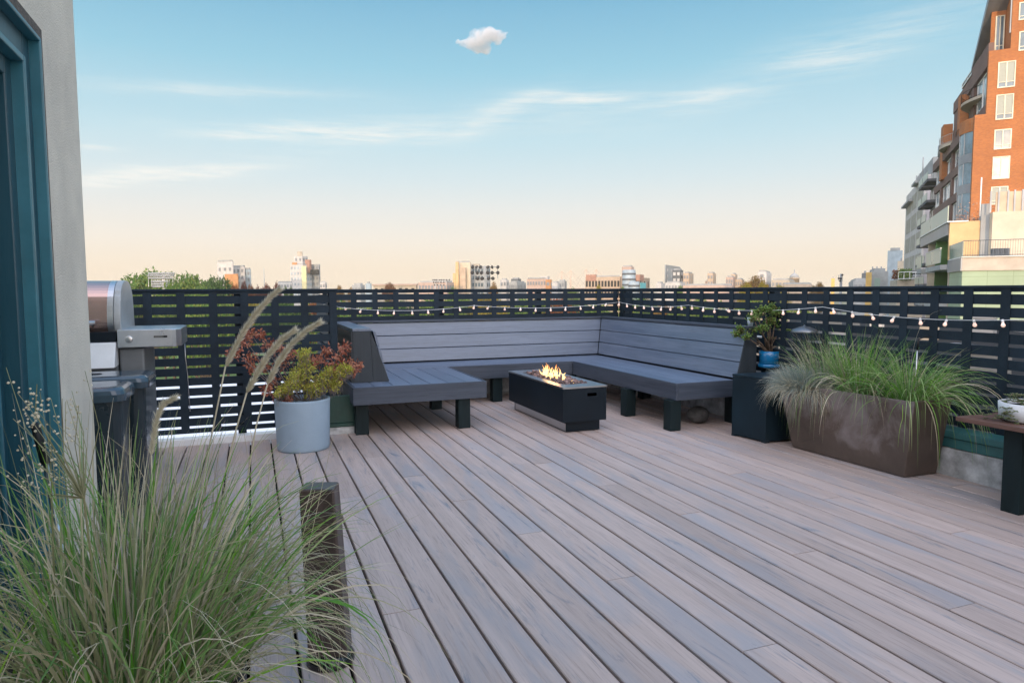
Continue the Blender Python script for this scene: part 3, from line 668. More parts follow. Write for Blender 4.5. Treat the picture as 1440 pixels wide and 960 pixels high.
    grass('blue grey fescue mound drooping over the near left end of the brown planter', pos(.86, .25),
          [('blades', [dict(rx=.10, ry=.13, n=2600, L0=.13, L1=.23, spread=1.25, droop=.9, w=.0019, mis=[(4, .8), (2, .2)], seed=11, seg=5), dict(rx=.11, ry=.15, n=1300, L0=.15, L1=.26, spread=1.5, droop=2.6, w=.0019, mis=[(2, .65), (4, .35)], bias=(-.5, -.1), seed=12, seg=7)])])
    grass('tall loose green and straw grass at the far left end of the brown planter', pos(.80, .75),
          [('blades', [dict(rx=.10, ry=.13, n=320, L0=.24, L1=.50, spread=.75, droop=.55, w=.0032, mis=[(0, .45), (2, .35), (3, .2)], seed=13), dict(rx=.1, ry=.12, n=260, L0=.3, L1=.5, spread=1.2, droop=3.2, w=.0022, mis=[(0, .5), (3, .5)], seed=14, bias=(-.2, .6), seg=9)])])
    grass('dense bright green grass tuft in the middle of the brown planter', pos(.52, .55),
          [('blades', [dict(rx=.07, ry=.12, n=260, L0=.26, L1=.52, spread=.58, droop=.4, w=.0044, mis=[(1, .35), (0, .45), (3, .2)], seed=15), dict(rx=.08, ry=.12, n=300, L0=.25, L1=.5, spread=1.0, droop=1.5, w=.0028, mis=[(0, .6), (2, .4)], seed=16, seg=9)])])
    grass('arching green chive like grass spilling over the right end of the brown planter', pos(.16, .55),
          [('blades', [dict(rx=.08, ry=.12, n=300, L0=.26, L1=.50, spread=.95, droop=.9, w=.0040, mis=[(0, .55), (1, .25), (3, .1), (2, .1)], seed=17, seg=10), dict(rx=.09, ry=.10, n=190, L0=.42, L1=.66, spread=.95, droop=1.6, w=.0038, mis=[(0, .7), (1, .2), (2, .1)], bias=(.40, -.50), seed=18, seg=12),
                       dict(rx=.09, ry=.10, n=26, L0=.25, L1=.42, spread=1.2, droop=3.4, w=.0035, mis=[(1, .7), (3, .3)], bias=(-.5, -.35), seed=19, seg=12)])])
    # metal stake
    st = thing('garden_stake', 'thin metal stake with black hooked head standing in the brown planter', 'garden stake', gz(1287, 560, Hh))
    a0 = atY(1286, 553, 2.95); a1 = atY(1290, 492, 2.95); a2 = atY(1291.5, 477, 2.95); a3 = atY(1298, 474.5, 2.95)
    MB().tube([a0+Vector((0, 0, -.07)), a1], .0038, 8).build('rod', MT['steel'], st)
    MB().tube([a1, a2, a3, atY(1310, 473.5, 2.95)], [.006, .006, .005, .003], 8).build('head', MT['black'], st)
    MB().blob(a0, .013, 2, sc=(1.6, 1.6, .6)).build('collar', MT['black'], st)
    # lantern behind the cube
    lc = Vector((3.86, 3.98, 0))
    pa = atY(1131, 470, 3.98)
    lc = Vector((pa.x, pa.y, 0))
    ln = thing('lantern', 'grey domed metal lantern behind the jade plant', 'lantern', lc)
    MB().lathe([(.095, .80-.0), (.10, .805), (.085, .825), (.04, .843), (.012, .85), (.001, .862)], lc, 32).build('cap', simple('lantern_cap_metal', (.16, .18, .20), .3, .7), ln)
    w = MB()
    for k in range(12):
        a = k*math.pi/6; w.tube([lc+Vector((.075*math.cos(a), .075*math.sin(a), .50)), lc+Vector((.075*math.cos(a), .075*math.sin(a), .80))], .0022, 5)
    for z in (.56, .62, .68, .74): w.tube([lc+Vector((.076*math.cos(a*.5236), .076*math.sin(a*.5236), z)) for a in range(13)], .0018, 5)
    w.build('cage', MT['black'], ln); MB().lathe([(.08, 0), (.08, .50), (.05, .51)], lc, 24).build('stand', MT['black'], ln)
    # cup on bench cap
    cp = atX(1055, 458, 3.85); cp.z = .826
    o = MB().lathe([(.020, 0), (.026, .075), (.0235, .075), (.018, .006), (.001, .006)], cp, 20).build('plastic_cup', simple('cup_pale_blue', (.50, .60, .70), .35, var=.05)); tag(o, 'pale blue cup standing on the bench back behind the jade plant', 'cup')
    # stone under the bench
    sc = gz(1010, 588, 0); mb = MB(); mb.blob((3.50, 4.72, .075), .078, 3, jit=.012, sc=(1.25, 1, .95)); o = mb.build('stone', simple('stone_dark', (.055, .055, .055), .8, var=.3, scale=10, bump=.5)); tag(o, 'rounded dark stone lying on the deck under the right bench', 'stone')
    # side table at right edge
    tb = thing('plank_side_table', 'low side table with red brown plank top and dark green legs', 'table', (3.53, 2.2, 0))
    top = MB(); p1 = gz(1370, 585, .45); 
    top.box(3.475, 3.60, 1.0, 2.47, .428, .452).box(3.604, 3.73, 1.0, 2.46, .428, .452).box(3.734, 3.86, 1.0, 2.465, .428, .452); top.build('top', MT['tablewood'], tb, bevel=.003)
    for x, y in ((3.50, 2.165), (3.77, 2.165), (3.50, 1.05), (3.77, 1.05)): MB().box(x+.03, x+.12, y, y+.09, 0, .427).build('leg', MT['leg'], tb, bevel=.003)
    MB().box(3.64, 3.76, 2.20, 2.24, .33, .427).build('apron', MT['leg'], tb)
    # oval white pot with notch
    wc = Vector((3.70, 2.225, .453)); o = MB().lathe([(.125, 0), (.145, .012), (.15, .092), (.142, .095), (.136, .06)], wc, 40, sy=1.0).build('plant_bowl', MT['whitepot']); tag(o, 'white ceramic bowl on the plank side table at the right edge', 'bowl')
    MB().lathe([(.001, .07), (.138, .07)], wc, 20).build('soil', MT['soil'], o)
    sc = thing('succulent', 'trailing green succulents growing in the white bowl', 'succulent', wc+Vector((0, 0, .06))); f = MB(); r = random.Random(31)
    for k in range(110):
        a = r.uniform(0, 6.28); q = r.random()**.6*.135; p = wc+Vector((math.cos(a)*q, math.sin(a)*q, .092+r.uniform(0, .035)-(.02 if q > .12 else 0)))
        for j in range(9):
            an = j*.785; d = Vector((math.cos(an), math.sin(an), .55+r.uniform(-.2, .3))).normalized(); s_ = d.cross(Vector((0, 0, 1))).normalized(); l = r.uniform(.012, .02); wd = l*.5; n_ = s_.cross(d)
            f.add([p, p+d*l*.6+s_*wd*.5, p+d*l, p+d*l*.6-s_*wd*.5, p+d*l*.5-n_*.002, p+d*l*.5+n_*.003], [(0, 1, 5), (1, 2, 5), (2, 3, 5), (3, 0, 5), (1, 0, 4), (2, 1, 4), (3, 2, 4), (0, 3, 4)], 0, True)
    for k in range(34):       # trails over the left side of the bowl
        u = r.random(); p = wc+Vector((-.145-.03*r.random(), .03+r.uniform(-.06, .12), .075-.075*u))
        for j in range(8):
            an = j*.785; d = Vector((math.cos(an), math.sin(an), r.uniform(-.3, .5))).normalized(); s_ = d.cross(Vector((0, 0, 1))).normalized(); l = r.uniform(.010, .018); wd = l*.5; n_ = s_.cross(d)
            f.add([p, p+d*l*.6+s_*wd*.5, p+d*l, p+d*l*.6-s_*wd*.5, p+d*l*.5-n_*.002, p+d*l*.5+n_*.003], [(0, 1, 5), (1, 2, 5), (2, 3, 5), (3, 0, 5), (1, 0, 4), (2, 1, 4), (3, 2, 4), (0, 3, 4)], 0, True)
    f.build('foliage', MT['succulent_leaf'], sc)
rightside()

# ------------------------------------------------------------------ string lights
def string_lights():
    t = thing('string_lights', 'string of small lit globe bulbs on white wire along the fences', 'string lights', (.64, 7.0, .98))
    sup = [atY(476, 432, 6.99), atY(667, 429.5, 6.99), atY(868, 425, 6.985), Vector((4.03, 6.99, .99)), atX(968, 429, 4.02), atX(1157, 431.5, 4.02), atX(1560, 420, 4.02)]
    sup[6].z = sup[5].z+.0
    mids = [443, 441, None, 438, 439, 447]
    path = []; segs = [(0, 1, .045), (1, 2, .045), (2, 3, 0), (3, 4, .035), (4, 5, .040), (5, 6, .06)]
    w = MB()
    mesh_b = None
    pts_all = []
    for a, b, sag in segs:
        A, B = sup[a], sup[b]; n = 14
        pts = [A.lerp(B, i/n)-Vector((0, 0, sag*4*(i/n)*(1-i/n))) for i in range(n+1)]
        w.tube(pts, .0022, 5); pts_all += pts[:-1] if b != 6 else pts
    w.build('wire', MT['wire'], t)
    MB().tube([sup[0], atY(465, 425, 5.6), atY(455, 428, 5.49)], .0022, 5).build('wire', MT['wire'], t)
    # bulbs, at even spacing along the wire
    d = [0]
    for i in range(1, len(pts_all)): d.append(d[-1]+(pts_all[i]-pts_all[i-1]).length)
    s = .06; k = 0
    bm_ = None
    r = random.Random(2)
    while s < d[-1]:
        while d[k+1] < s: k += 1
        p = pts_all[k].lerp(pts_all[k+1], (s-d[k])/(d[k+1]-d[k]))
        if bm_ is None:
            q = MB().lathe([(.001, -.043), (.007, -.041), (.0115, -.034), (.0115, -.028), (.007, -.018), (.006, -.014)], (0, 0, 0), 14); ob = q.build('bulb', MT['bulb'], None); ob.parent = t
            q = MB().lathe([(.006, -.0145), (.0075, -.012), (.0075, .002), (.003, .005)], (0, 0, 0), 10); so = q.build('socket', MT['socket'], None); so.parent = ob; bm_ = ob
            cur = ob
        else: cur = copy_tree(bm_, t)
        cur.location = p-t.location; cur.rotation_euler = (r.uniform(-.35, .35), r.uniform(-.35, .35), 0) if r.random() < .75 else (r.uniform(-1.1, 1.1), r.uniform(-.9, .9), 0)
        s += .176+r.uniform(-.012, .012)
string_lights()

# ------------------------------------------------------------------ barbecue and bins
def barbecue():
    t = thing('barbecue_grill', 'stainless gas barbecue with closed hood and side shelf by the fence', 'barbecue', (-.9, 4.6, 0))
    hm = simple('hood_side_grey', (.42, .44, .45), .45, .3, var=.08); pm = simple('panel_pale_metal', (.55, .58, .62), .3, .9, var=.05)
    # shelf with rounded right end
    s = MB(); zt, zb = .912, .806; x0, xf, xb, y0, y1 = -.728, -.445, -.402, 4.40, 4.90
    out = [(x0, y0), (xf, y0), (xf+.02, y0+.012), (xb, y0+.07), (xb, y1-.05), (xb-.03, y1), (x0, y1)]
    s.prism([(x, y, zb) for x, y in out], (0, 0, zt-zb)); s.build('side_shelf', pm, t, bevel=.006)
    MB().lathe([(.020, 0), (.020, .004), (.016, .006), (.001, .006)], (0, 0, 0), 24).build('burner_button', MT['steel'], None)
    bt = bpy.data.objects['burner_button']; bt.parent = t; bt.location = (-.667+.9, 4.399-4.6, .856); bt.rotation_euler = (R(90), 0, 0)
    nb = MB(); nb.box(-.54, -.470, 4.396, 4.3995, .862, .873); nb.build('name_plate', MT['black'], t)
    fc = bpy.data.curves.new('plate_text', 'FONT'); fc.body = 'GENESIS II'; fc.size = .0105; fc.extrude = .0004
    tx = bpy.data.objects.new('plate_text', fc); COL.objects.link(tx)
    dg = bpy.context.evaluated_depsgraph_get(); me = bpy.data.meshes.new_from_object(tx.evaluated_get(dg)); bpy.data.objects.remove(tx)
    me.materials.append(MT['steel']); lt = bpy.data.objects.new('lettering', me); COL.objects.link(lt); lt.parent = t; lt.location = (-.537+.9, 4.3955-4.6, .8640); lt.rotation_euler = (R(90), 0, 0)
    # cabinet and frame
    c = MB(); c.box(-1.35, -.735, 4.42, 4.95, .08, .80); c.build('cabinet', simple('cabinet_grey', (.14, .15, .16), .45, .3, var=.1), t, bevel=.006)
    c = MB(); c.box(-.728, -.60, 4.45, 4.90, .05, .80); c.build('side_panel', simple('side_panel_grey', (.17, .185, .20), .5, .3, var=.1), t, bevel=.01)
    c = MB(); c.box(-1.35, -.733, 4.40, 4.4195, .30, .62); c.build('cabinet_door', simple('copper_brown_door', (.20, .075, .035), .45, .5, var=.2), t)
    # control panel (sloping)
    c = MB(); c.prism([(-1.4, 4.33, .70), (-1.4, 4.40, .84), (-1.4, 4.48, .84), (-1.4, 4.48, .70)], (.665, 0, 0)); c.build('control_panel', MT['whitepot'], t, bevel=.006)
    for x in (-.93, -1.12, -1.30):
        k = MB().lathe([(.026, 0), (.024, .02), (.018, .028), (.001, .029)], (0, 0, 0), 20).build('knob', MT['steel'], None); k.parent = t; k.location = (x+.04, 4.36-4.6, .775); k.rotation_euler = (R(90-26), 0, 0)
    c = MB(); c.box(-1.4, -.735, 4.42, 4.93, .845, .90); c.build('firebox', MT['blackmetal'], t, bevel=.004)
    # hood: profile in Y,Z
    prof = [(4.46, .90), (4.44, .96), (4.455, 1.05), (4.50, 1.13), (4.58, 1.185), (4.70, 1.20), (4.84, 1.18), (4.92, 1.10), (4.94, .90)]
    for _ in range(2):
        q_ = [prof[0]]
        for (a0, b0), (a1, b1) in zip(prof[:-1], prof[1:]): q_ += [(a0*.75+a1*.25, b0*.75+b1*.25), (a0*.25+a1*.75, b0*.25+b1*.75)]
        prof = q_+[prof[-1]]
    c = MB(); c.prism([(-1.38, y, z) for y, z in prof], (.60, 0, 0)); c.build('hood', simple('hood_copper_steel', (.56, .38, .33), .22, .95, var=.08, scale=2), t)
    c = MB(); c.prism([(-.7795, y-.004, z) for y, z in prof], (.03, 0, 0)); c.build('hood_trim', MT['steel'], t)
    c = MB(); c.prism([(-.749, y+(.006 if i < 14 else 0), z+.001) for i, (y, z) in enumerate(prof)], (.036, 0, 0)); c.build('hood_end', hm, t, bevel=.006)
    h = MB(); h.tube([(-1.35, 4.385, .955), (-.83, 4.385, .955)], .012, 10); h.build('hood_handle', MT['steel'], t)
    MB().tube([(-.85, 4.385, .955), (-.85, 4.43, .935)], .007, 8).build('handle_bracket', MT['steel'], t)
    # hanging tool hooks / hose at the shelf end
    MB().tube([(-.415, 4.80, .806), (-.413, 4.80, .70), (-.405, 4.80, .60), (-.40, 4.82, .35)], .003, 6).build('hose', MT['steel'], t)
    for x in (-1.3, -.66):
        MB().lathe([(.03, -.012), (.035, -.01), (.035, .01), (.03, .012)], (0, 0, 0), 16).build('caster', MT['black'], None)
        w = COL.objects[-1]; w.parent = t; w.location = (x+.9, 4.5-4.6, .036); w.rotation_euler = (0, R(90), 0)
barbecue()
def bins():
    def one(xc, y0, zt, label):
        t = thing('storage_bin', label, 'bin', (xc, y0+.17, 0), 0, 'dark blue grey bins by the barbecue')
        mt = MT.setdefault('bin', simple('bin_dark_blue_grey', (.014, .026, .034), .28, var=.12, scale=4)); md = MT.setdefault('binlid', simple('bin_lid', (.035, .062, .085), .16, var=.08, spec=.7))
        def ring(hx, hy, z, rr=.05):
            out = []
            for (sx, sy, a0) in ((1, 1, 0), (-1, 1, 90), (-1, -1, 180), (1, -1, 270)):
                for k in range(5):
                    a = R(a0+k*22.5); out.append(Vector((xc+sx*(hx-rr)+rr*math.cos(a), y0+.17+sy*(hy-rr)+rr*math.sin(a), z)))
            return out
        def loft(rings):
            mb = MB(); n = len(rings[0]); vs = [v for q in rings for v in q]
            fs = [(i*n+j, i*n+(j+1) % n, (i+1)*n+(j+1) % n, (i+1)*n+j) for i in range(len(rings)-1) for j in range(n)]
            fs += [tuple(range(n))[::-1], tuple(range((len(rings)-1)*n, len(rings)*n))]; mb.add(vs, fs, 0, False); return mb
        loft([ring(.15, .135, .02), ring(.165, .15, zt-.09), ring(.165, .15, zt-.06)]).build('body', mt, t)
        loft([ring(.185, .17, zt-.062), ring(.188, .173, zt-.03), ring(.180, .165, zt-.012), ring(.165, .15, zt-.001), ring(.14, .125, zt+.002)]).build('lid', md, t)
        mb = MB(); mb.lathe([(.028, .0021), (.028, .0045), (.024, .006)], (xc-.09, y0+.17, zt), 20, sx=1.5, sy=.8); mb.build('lid_hole', MT['black'], t)
        loft([ring(.09, .08, 0), ring(.09, .08, .019)]).build('foot', MT['black'], t)
    one(-.695, 3.86, .70, 'dark blue grey bin with rounded lid directly before the barbecue')
    one(-.745, 3.49, .69, 'dark blue grey bin nearest the wall corner, in front of its twin')
bins()

# ------------------------------------------------------------------ foreground: dustpan, trough with grass, post
def foreground():
    t = thing('long_handled_dustpan', 'long handled dustpan with blue grey pan leaning on the teal door', 'dustpan', (-.5, 2.05, 0))
    a = atX(50, 600, -.60); b = atX(64, 652, -.575); c = atX(86, 770, -.50)
    MB().tube([a+(a-b)*.1, a, b], [.010, .012, .012], 10).build('grip', MT['black'], t)
    MB().tube([b, c, c+(c-b)*.25], .008, 10).build('handle', MT['steel'], t)
    pc = atX(124, 838, -.46); 
    m_ = MB(); ux = Vector((.9, .35, -.12)).normalized(); uy = Vector((-.35, .9, .15)).normalized()
    out = [pc-ux*.055-uy*.03, pc+ux*.035-uy*.05, pc+ux*.075-uy*.01, pc+ux*.05+uy*.045, pc-ux*.04+uy*.05, pc-ux*.07+uy*.01]
    m_.prism(out, (0, 0, -.02)); m_.build('pan', simple('pan_sky_reflection', (.28, .42, .62), .3, var=.2), t, bevel=.006)  # blue of the pan top is the sky's reflection painted on
    m_ = MB(); m_.prism([p+Vector((-.01, .0, -.021)) for p in out], (0, 0, -(pc.z-.023))); m_.build('hood', MT['black'], t)
    # rod continuing to the pan
    MB().tube([c+(c-b)*.25, pc-ux*.05], .010, 8).build('socket', MT['black'], t)
    # trough with grass
    o = MB().box(-.60, -.04, .95, 1.72, .0, .34).build('trough_planter', simple('trough_dark', (.03, .035, .035), .6, var=.2), bevel=.01); tag(o, 'dark trough planter hidden under the big foreground grass', 'planter')
    MB().box(-.59, -.05, .96, 1.71, .3405, .345).build('soil', MT['soil'], o)
    g = [MT['blade_green'], MT['blade_bright'], MT['blade_tan'], MT['blade_olive'], MT['blade_blue']]
    gr = thing('ornamental_grass', 'large straggly green and straw grass filling the lower left foreground', 'grass plant', (-.36, 1.25, .34))
    c1 = (-.22, 1.40, .34); mb = MB()
    clump(mb, c1, .13, .22, 640, .28, .56, .62, .5, .0048, [(0, .42), (1, .12), (3, .28), (2, .18)], bias=(.12, .14), seed=41, seg=9)
    clump(mb, c1, .12, .22, 620, .32, .60, .78, 1.1, .0029, [(3, .48), (2, .34), (0, .18)], bias=(.16, .22), seed=42, seg=11)
    clump(mb, (-.14, 1.48, .34), .09, .18, 170, .38, .62, .6, 1.5, .0020, [(2, .55), (3, .40), (0, .05)], bias=(.55, .30), seed=43, seg=13)
    clump(mb, (-.30, 1.45, .34), .10, .20, 90, .40, .62, .30, .25, .0036, [(2, .5), (0, .3), (3, .2)], bias=(.05, .25), seed=44, seg=8)
    clump(mb, (-.48, 1.20, .34), .08, .2, 60, .20, .42, .5, .4, .0052, [(1, .35), (0, .4), (2, .25)], bias=(.0, .1), seed=45, seg=8)
    r = random.Random(6)        # a few broad bright leaves and long arching ones
    for k in range(16):
        p = (c1[0]+r.uniform(-.1, .14), c1[1]+r.uniform(-.2, .2), .34); blade(mb, p, Vector((r.uniform(-.1, .9), r.uniform(-.2, .5), 1)), r.uniform(.42, .66), .0085, r.uniform(.5, 1.6), 12, 1 if k % 3 else 2, r)
    tag(mb.build('blades', g, gr), kind='stuff')
    # broad bright blades seen one by one
    mb = MB(); r = random.Random(5)
    for (pts) in ([(222, 960), (250, 900), (275, 850), (285, 800)], [(365, 770), (390, 740), (418, 690)], [(230, 960), (262, 880), (330, 770), (368, 700)], [(300, 960), (330, 870), (262, 650)], [(120, 880), (60, 720), (45, 600)]):
        P = [atD(x, y, 1.15+.08*i) for i, (x, y) in enumerate(pts)]
    # feather plumes: stem and seed head, placed in depth within the clump
    def pl(stem, head, D0, D1, rad, n, label=None):
        S = [atD(x, y, D0) for x, y in stem]; Hd = [atD(x, y, D0+(D1-D0)*i/(len(head)-1)) for i, (x, y) in enumerate(head)]
        S = [Vector((-.16+.2*(S[0].x+.16), 1.62, .345))]+S; b = MB(); full = S+Hd
        b.tube(full, [.0020]*len(S)+[.0009]*len(Hd), 6, 0)
        plume(b, Hd, rad, n, random.Random(n), .016, 1); b.build('seed_plume', [MT['blade_tan'], MT['plume']], gr)
    pl([(268, 760), (292, 640), (306, 570), (317, 515)], [(317, 515), (330, 490), (345, 462), (362, 438), (380, 418), (393, 407)], 1.75, 1.75, .0062, 2000)
    pl([(282, 800), (318, 660), (333, 600), (347, 552)], [(347, 552), (360, 528), (376, 500), (395, 478), (415, 464)], 1.70, 1.68, .0055, 1700)
    pl([(330, 780), (350, 660), (360, 600), (376, 540)], [(376, 540), (390, 512), (408, 485), (430, 465), (450, 453)], 1.72, 1.70, .0055, 1700)
    pl([(212, 800), (214, 700), (213, 640)], [(213, 640), (217, 610), (221, 585), (231, 566), (246, 559)], 1.55, 1.55, .005, 900)
    # thin bare stems crossing
    b = MB(); r = random.Random(8)
    for k in range(46):
        x0 = r.uniform(150, 420); x1 = x0+r.uniform(-60, 60); D = r.uniform(1.4, 1.8); yt = r.uniform(600, 690)
        A = atD(x0, 840, D); B_ = atD(x1, yt, D+.05); b.tube([Vector((r.uniform(-.32, -.07), r.uniform(1.2, 1.66), .345)), A, A.lerp(B_, .5)+rv(r)*.01, B_], [.0014, .0014, .0011, .0006], 4)
    tag(b.build('stems', MT['blade_tan'], gr), kind='stuff')
    # fine panicle with tiny seeds in front of the door
    b = MB(); r = random.Random(18)
    root = atD(118, 700, 1.05)
    for k in range(26):
        e = atD(r.uniform(5, 120), r.uniform(500, 690), 1.0+r.uniform(-.08, .08)); m_ = root.lerp(e, .55)+rv(r)*.02
        b.tube([root, m_, e], [.0009, .0006, .0004], 4, 0)
        for j in range(4):
            q = m_.lerp(e, r.uniform(.3, 1))+rv(r)*.008; b.blob(q, r.uniform(.0013, .0024), 1, 1)
    for k in range(40):
        q = atD(r.gauss(48, 9), r.gauss(572, 14), 1.0); b.blob(q, r.uniform(.0012, .0026), 1, 1)
    b.tube([root, atD(70, 620, 1.0), atD(50, 580, 1.0), atD(52, 540, 1.0)], [.0016, .0012, .001, .0006], 5, 0)
    b.tube([atD(118, 700, 1.05), atD(130, 800, 1.08), atD(135, 960, 1.1), Vector((-.25, 1.28, .345))], [.0016, .002, .002, .002], 5, 0)
    b.build('seed_panicle', [MT['blade_olive'], MT['plume']], gr)
    # post
    A = gz(462, 942, 0)
    p = thing('wooden_post', 'short dark weathered wooden post standing in the drooping grass', 'post', (A.x, A.y, 0))
    bt = [gz(433, 940, 0), gz(489, 938, 0)]; tp = [gz(421, 700, .56), gz(470, 697, .56)]
    dx = (bt[1]-bt[0]); dep = Vector((-dx.y, dx.x, 0)).normalized()*.085
    hi = [Vector((bt[0].x-.012, bt[0].y+.01, .545)), Vector((bt[1].x-.028, bt[1].y+.012, .545))]
    mb = MB(); lo = [bt[0]+Vector((0, 0, .028)), bt[1]+Vector((0, 0, .028))]
    vs = [lo[0], lo[1], lo[1]+dep, lo[0]+dep, hi[0], hi[1], hi[1]+dep, hi[0]+dep]
    mb.add(vs, [(3, 2, 1, 0), (4, 5, 6, 7), (0, 1, 5, 4), (1, 2, 6, 5), (2, 3, 7, 6), (3, 0, 4, 7)]); mb.build('shaft', MT['postwood'], p, bevel=.006)
    cc = (bt[0]+bt[1]+bt[0]+dep+bt[1]+dep)/4
    MB().lathe([(.066, 0), (.072, .004), (.072, .02), (.062, .035)], cc, 32).build('foot', simple('post_foot_gloss_black', (.01, .012, .012), .15, var=.1), p)
foreground()

# ================================================================== the city beyond
GZ = -15.0
MT['ground'] = simple('city_ground', (.10, .12, .07), .95, var=.4, scale=.02)
MT['asphalt'] = simple('asphalt', (.05, .05, .052), .9, var=.2, scale=.5)
MT['lawn'] = simple('ballfield_turf', (.10, .19, .04), .95, var=.2, scale=.05)
def street(name, x0, x1, y0, y1, z, mat, rz=0, at=(0, 0)):
    o = MB().box(x0, x1, y0, y1, z-.3, z).build(name, mat); o.location = (at[0], at[1], 0); o.rotation_euler = (0, 0, rz); o['kind'] = 'structure'; return o
street('ground', -9000, 9000, -9000, 9000, GZ, MT['ground'])
street('ballfield', -75, 60, 60, 175, GZ+.31, MT['lawn'], R(-20), (-10, 0))
street('street', -9, 7, 12, 600, GZ+.31, MT['asphalt'], R(-46), (0, 0))
# street-grid frame: u to the right along azimuth 136, v away along azimuth 46
AZG = R(46.1); Uv = Vector((math.sin(AZG+math.pi/2), math.cos(AZG+math.pi/2), 0)); Vv = Vector((math.sin(AZG), math.cos(AZG), 0)); RZG = -AZG
def inUV(x, y, v=None, u=None):
    d = ray(x, y); du, dv = d.dot(Uv), d.dot(Vv); t = v/dv if v is not None else u/du
    return du*t, dv*t, CAM_H+d.z*t           # (u, v, z)
def W(u, v, z=0): return Uv*u+Vv*v+Vector((0, 0, z))
def gbox(mb, u0, u1, v0, v1, z0, z1, mi=0):
    P = [W(u0, v0), W(u1, v0), W(u1, v1), W(u0, v1)]
    return mb.prism([p+Vector((0, 0, z0)) for p in P][::-1], (0, 0, z1-z0), mi)
bm = lambda n, c, **k: MT.setdefault(n, simple(n, c, k.pop('rough', .85), var=k.pop('var', .12), scale=k.pop('scale', .6), **k))
MT['brick_orange'] = brickmat('brick_orange', (.44, .145, .032), (.33, .10, .026), (.34, .20, .11))
MT['brick_shade_brown'] = brickmat('brick_shade_brown', (.17, .10, .085), (.14, .085, .07), (.16, .12, .10))  # darker brown copy of the brick: shade of the unlit street side painted in
bm('win_frame', (.74, .70, .55)); bm('frame_grey', (.42, .44, .45)); bm('cream_wall', (.60, .42, .22), var=.1); bm('pale_wall', (.56, .49, .38), var=.08)
bm('grey_zinc', (.24, .26, .29), rough=.45, metal=.3); bm('dark_grey', (.10, .115, .13)); bm('conc_white', (.50, .49, .48)); bm('conc_tan', (.42, .37, .30)); bm('conc_grey', (.32, .34, .35))
bm('green_wall', (.13, .27, .09)); bm('white_trim', (.74, .74, .72)); bm('blue_steel', (.30, .38, .44), rough=.4); bm('brick_red', (.36, .20, .15)); bm('tan_brick', (.46, .36, .27)); bm('rose_brick', (.44, .33, .28)); bm('orange_panel', (.46, .22, .09)); bm('roof_white', (.72, .75, .80), var=.05); bm('roof_dark', (.028, .03, .032), rough=.95, spec=.1); bm('cyan', (.12, .48, .52))
MT['green_panel'] = panelmat('green_panel', (.27, .37, .25), (.20, .28, .18), 1.5, .85)
MT['frost'] = simple('frosted_rail_glass', (.22, .31, .27), .3, var=.08, scale=.4)
MT['blind'] = simple('window_blind', (.36, .38, .33), .7, var=.04)
MT['wglass'] = simple('window_glass', (.10, .15, .19), .08, var=.3, scale=.3, spec=.9)
MT['lglass'] = simple('pale_window_glass', (.30, .37, .42), .10, var=.3, scale=.25, spec=1.0)
MT['bglass'] = simple('bay_window_glass', (.13, .22, .28), .07, var=.4, scale=.35, spec=1.0)

bm('far_pane', (.20, .22, .24), rough=.3)
def gpart(root, name, mat, boxes, bevel=0):
    mb = MB()
    for b in boxes: gbox(mb, *b)
    return mb.build(name, mat, root, bevel=bevel)
def window_front(root, u0, u1, z0, z1, v, kind=0, frame='win_frame'):
    """window in a wall facing the camera (plane v), with frame, pane and blind"""
    f = MB(); t = .09; d = .07
    for a in ((u0, u1, v-d, v+.1, z0, z0+t), (u0, u1, v-d, v+.1, z1-t, z1), (u0, u0+t, v-d, v+.1, z0+t, z1-t), (u1-t, u1, v-d, v+.1, z0+t, z1-t), ((u0+u1)/2-.05, (u0+u1)/2+.05, v-d+.005, v+.1, z0+t, z1-t)): gbox(f, *a)
    zz = z0+(z1-z0)*.22
    gbox(f, u0+t, u1-t, v-d+.01, v+.1, zz-.03, zz+.03)
    w = f.build('window', MT[frame], root)
    gpart(w, 'pane', MT['wglass'] if kind != 2 else MT['blind'], [(u0+t, u1-t, v-.01, v+.05, z0+t, z1-t)])
    if kind == 0: gpart(w, 'blind', MT['blind'], [(u0+t+.02, u1-t-.02, v-.018, v-.011, zz+.05, z1-t)])
    return w
def window_side(root, v0, v1, z0, z1, u, mat='lglass', frame='white_trim', n=2):
    """window band in the street facade (plane u, facing -u)"""
    f = MB(); t = .12
    for a in ((u-.09, u+.08, v0, v1, z0, z0+t), (u-.09, u+.08, v0, v1, z1-t, z1), (u-.09, u+.08, v0, v0+t, z0+t, z1-t), (u-.09, u+.08, v1-t, v1, z0+t, z1-t)): gbox(f, *a)
    for k in range(1, n):
        vm = v0+(v1-v0)*k/n; gbox(f, u-.085, u+.07, vm-.06, vm+.06, z0+t, z1-t)
    w = f.build('window', MT[frame], root); gpart(w, 'pane', MT[mat], [(u-.02, u+.05, v0+t, v1-t, z0+t, z1-t)]); return w
def balcony_rail(root, name, pts, z0, z1, mat='frame_grey', n=8, th=.04):
    """railing through world points (u, v): top and bottom bars with balusters, one mesh"""
    mb = MB()
    for (a, b) in zip(pts[:-1], pts[1:]):
        A, B = W(*a), W(*b)
        for z in (z0+.08, z1): mb.tube([A+Vector((0, 0, z)), B+Vector((0, 0, z))], th, 4)
        k = max(2, int((B-A).length*n))
        for i in range(k+1): p = A.lerp(B, i/k); mb.tube([p+Vector((0, 0, z0)), p+Vector((0, 0, z1))], th*.5, 4)
    return mb.build(name, MT[mat], root)

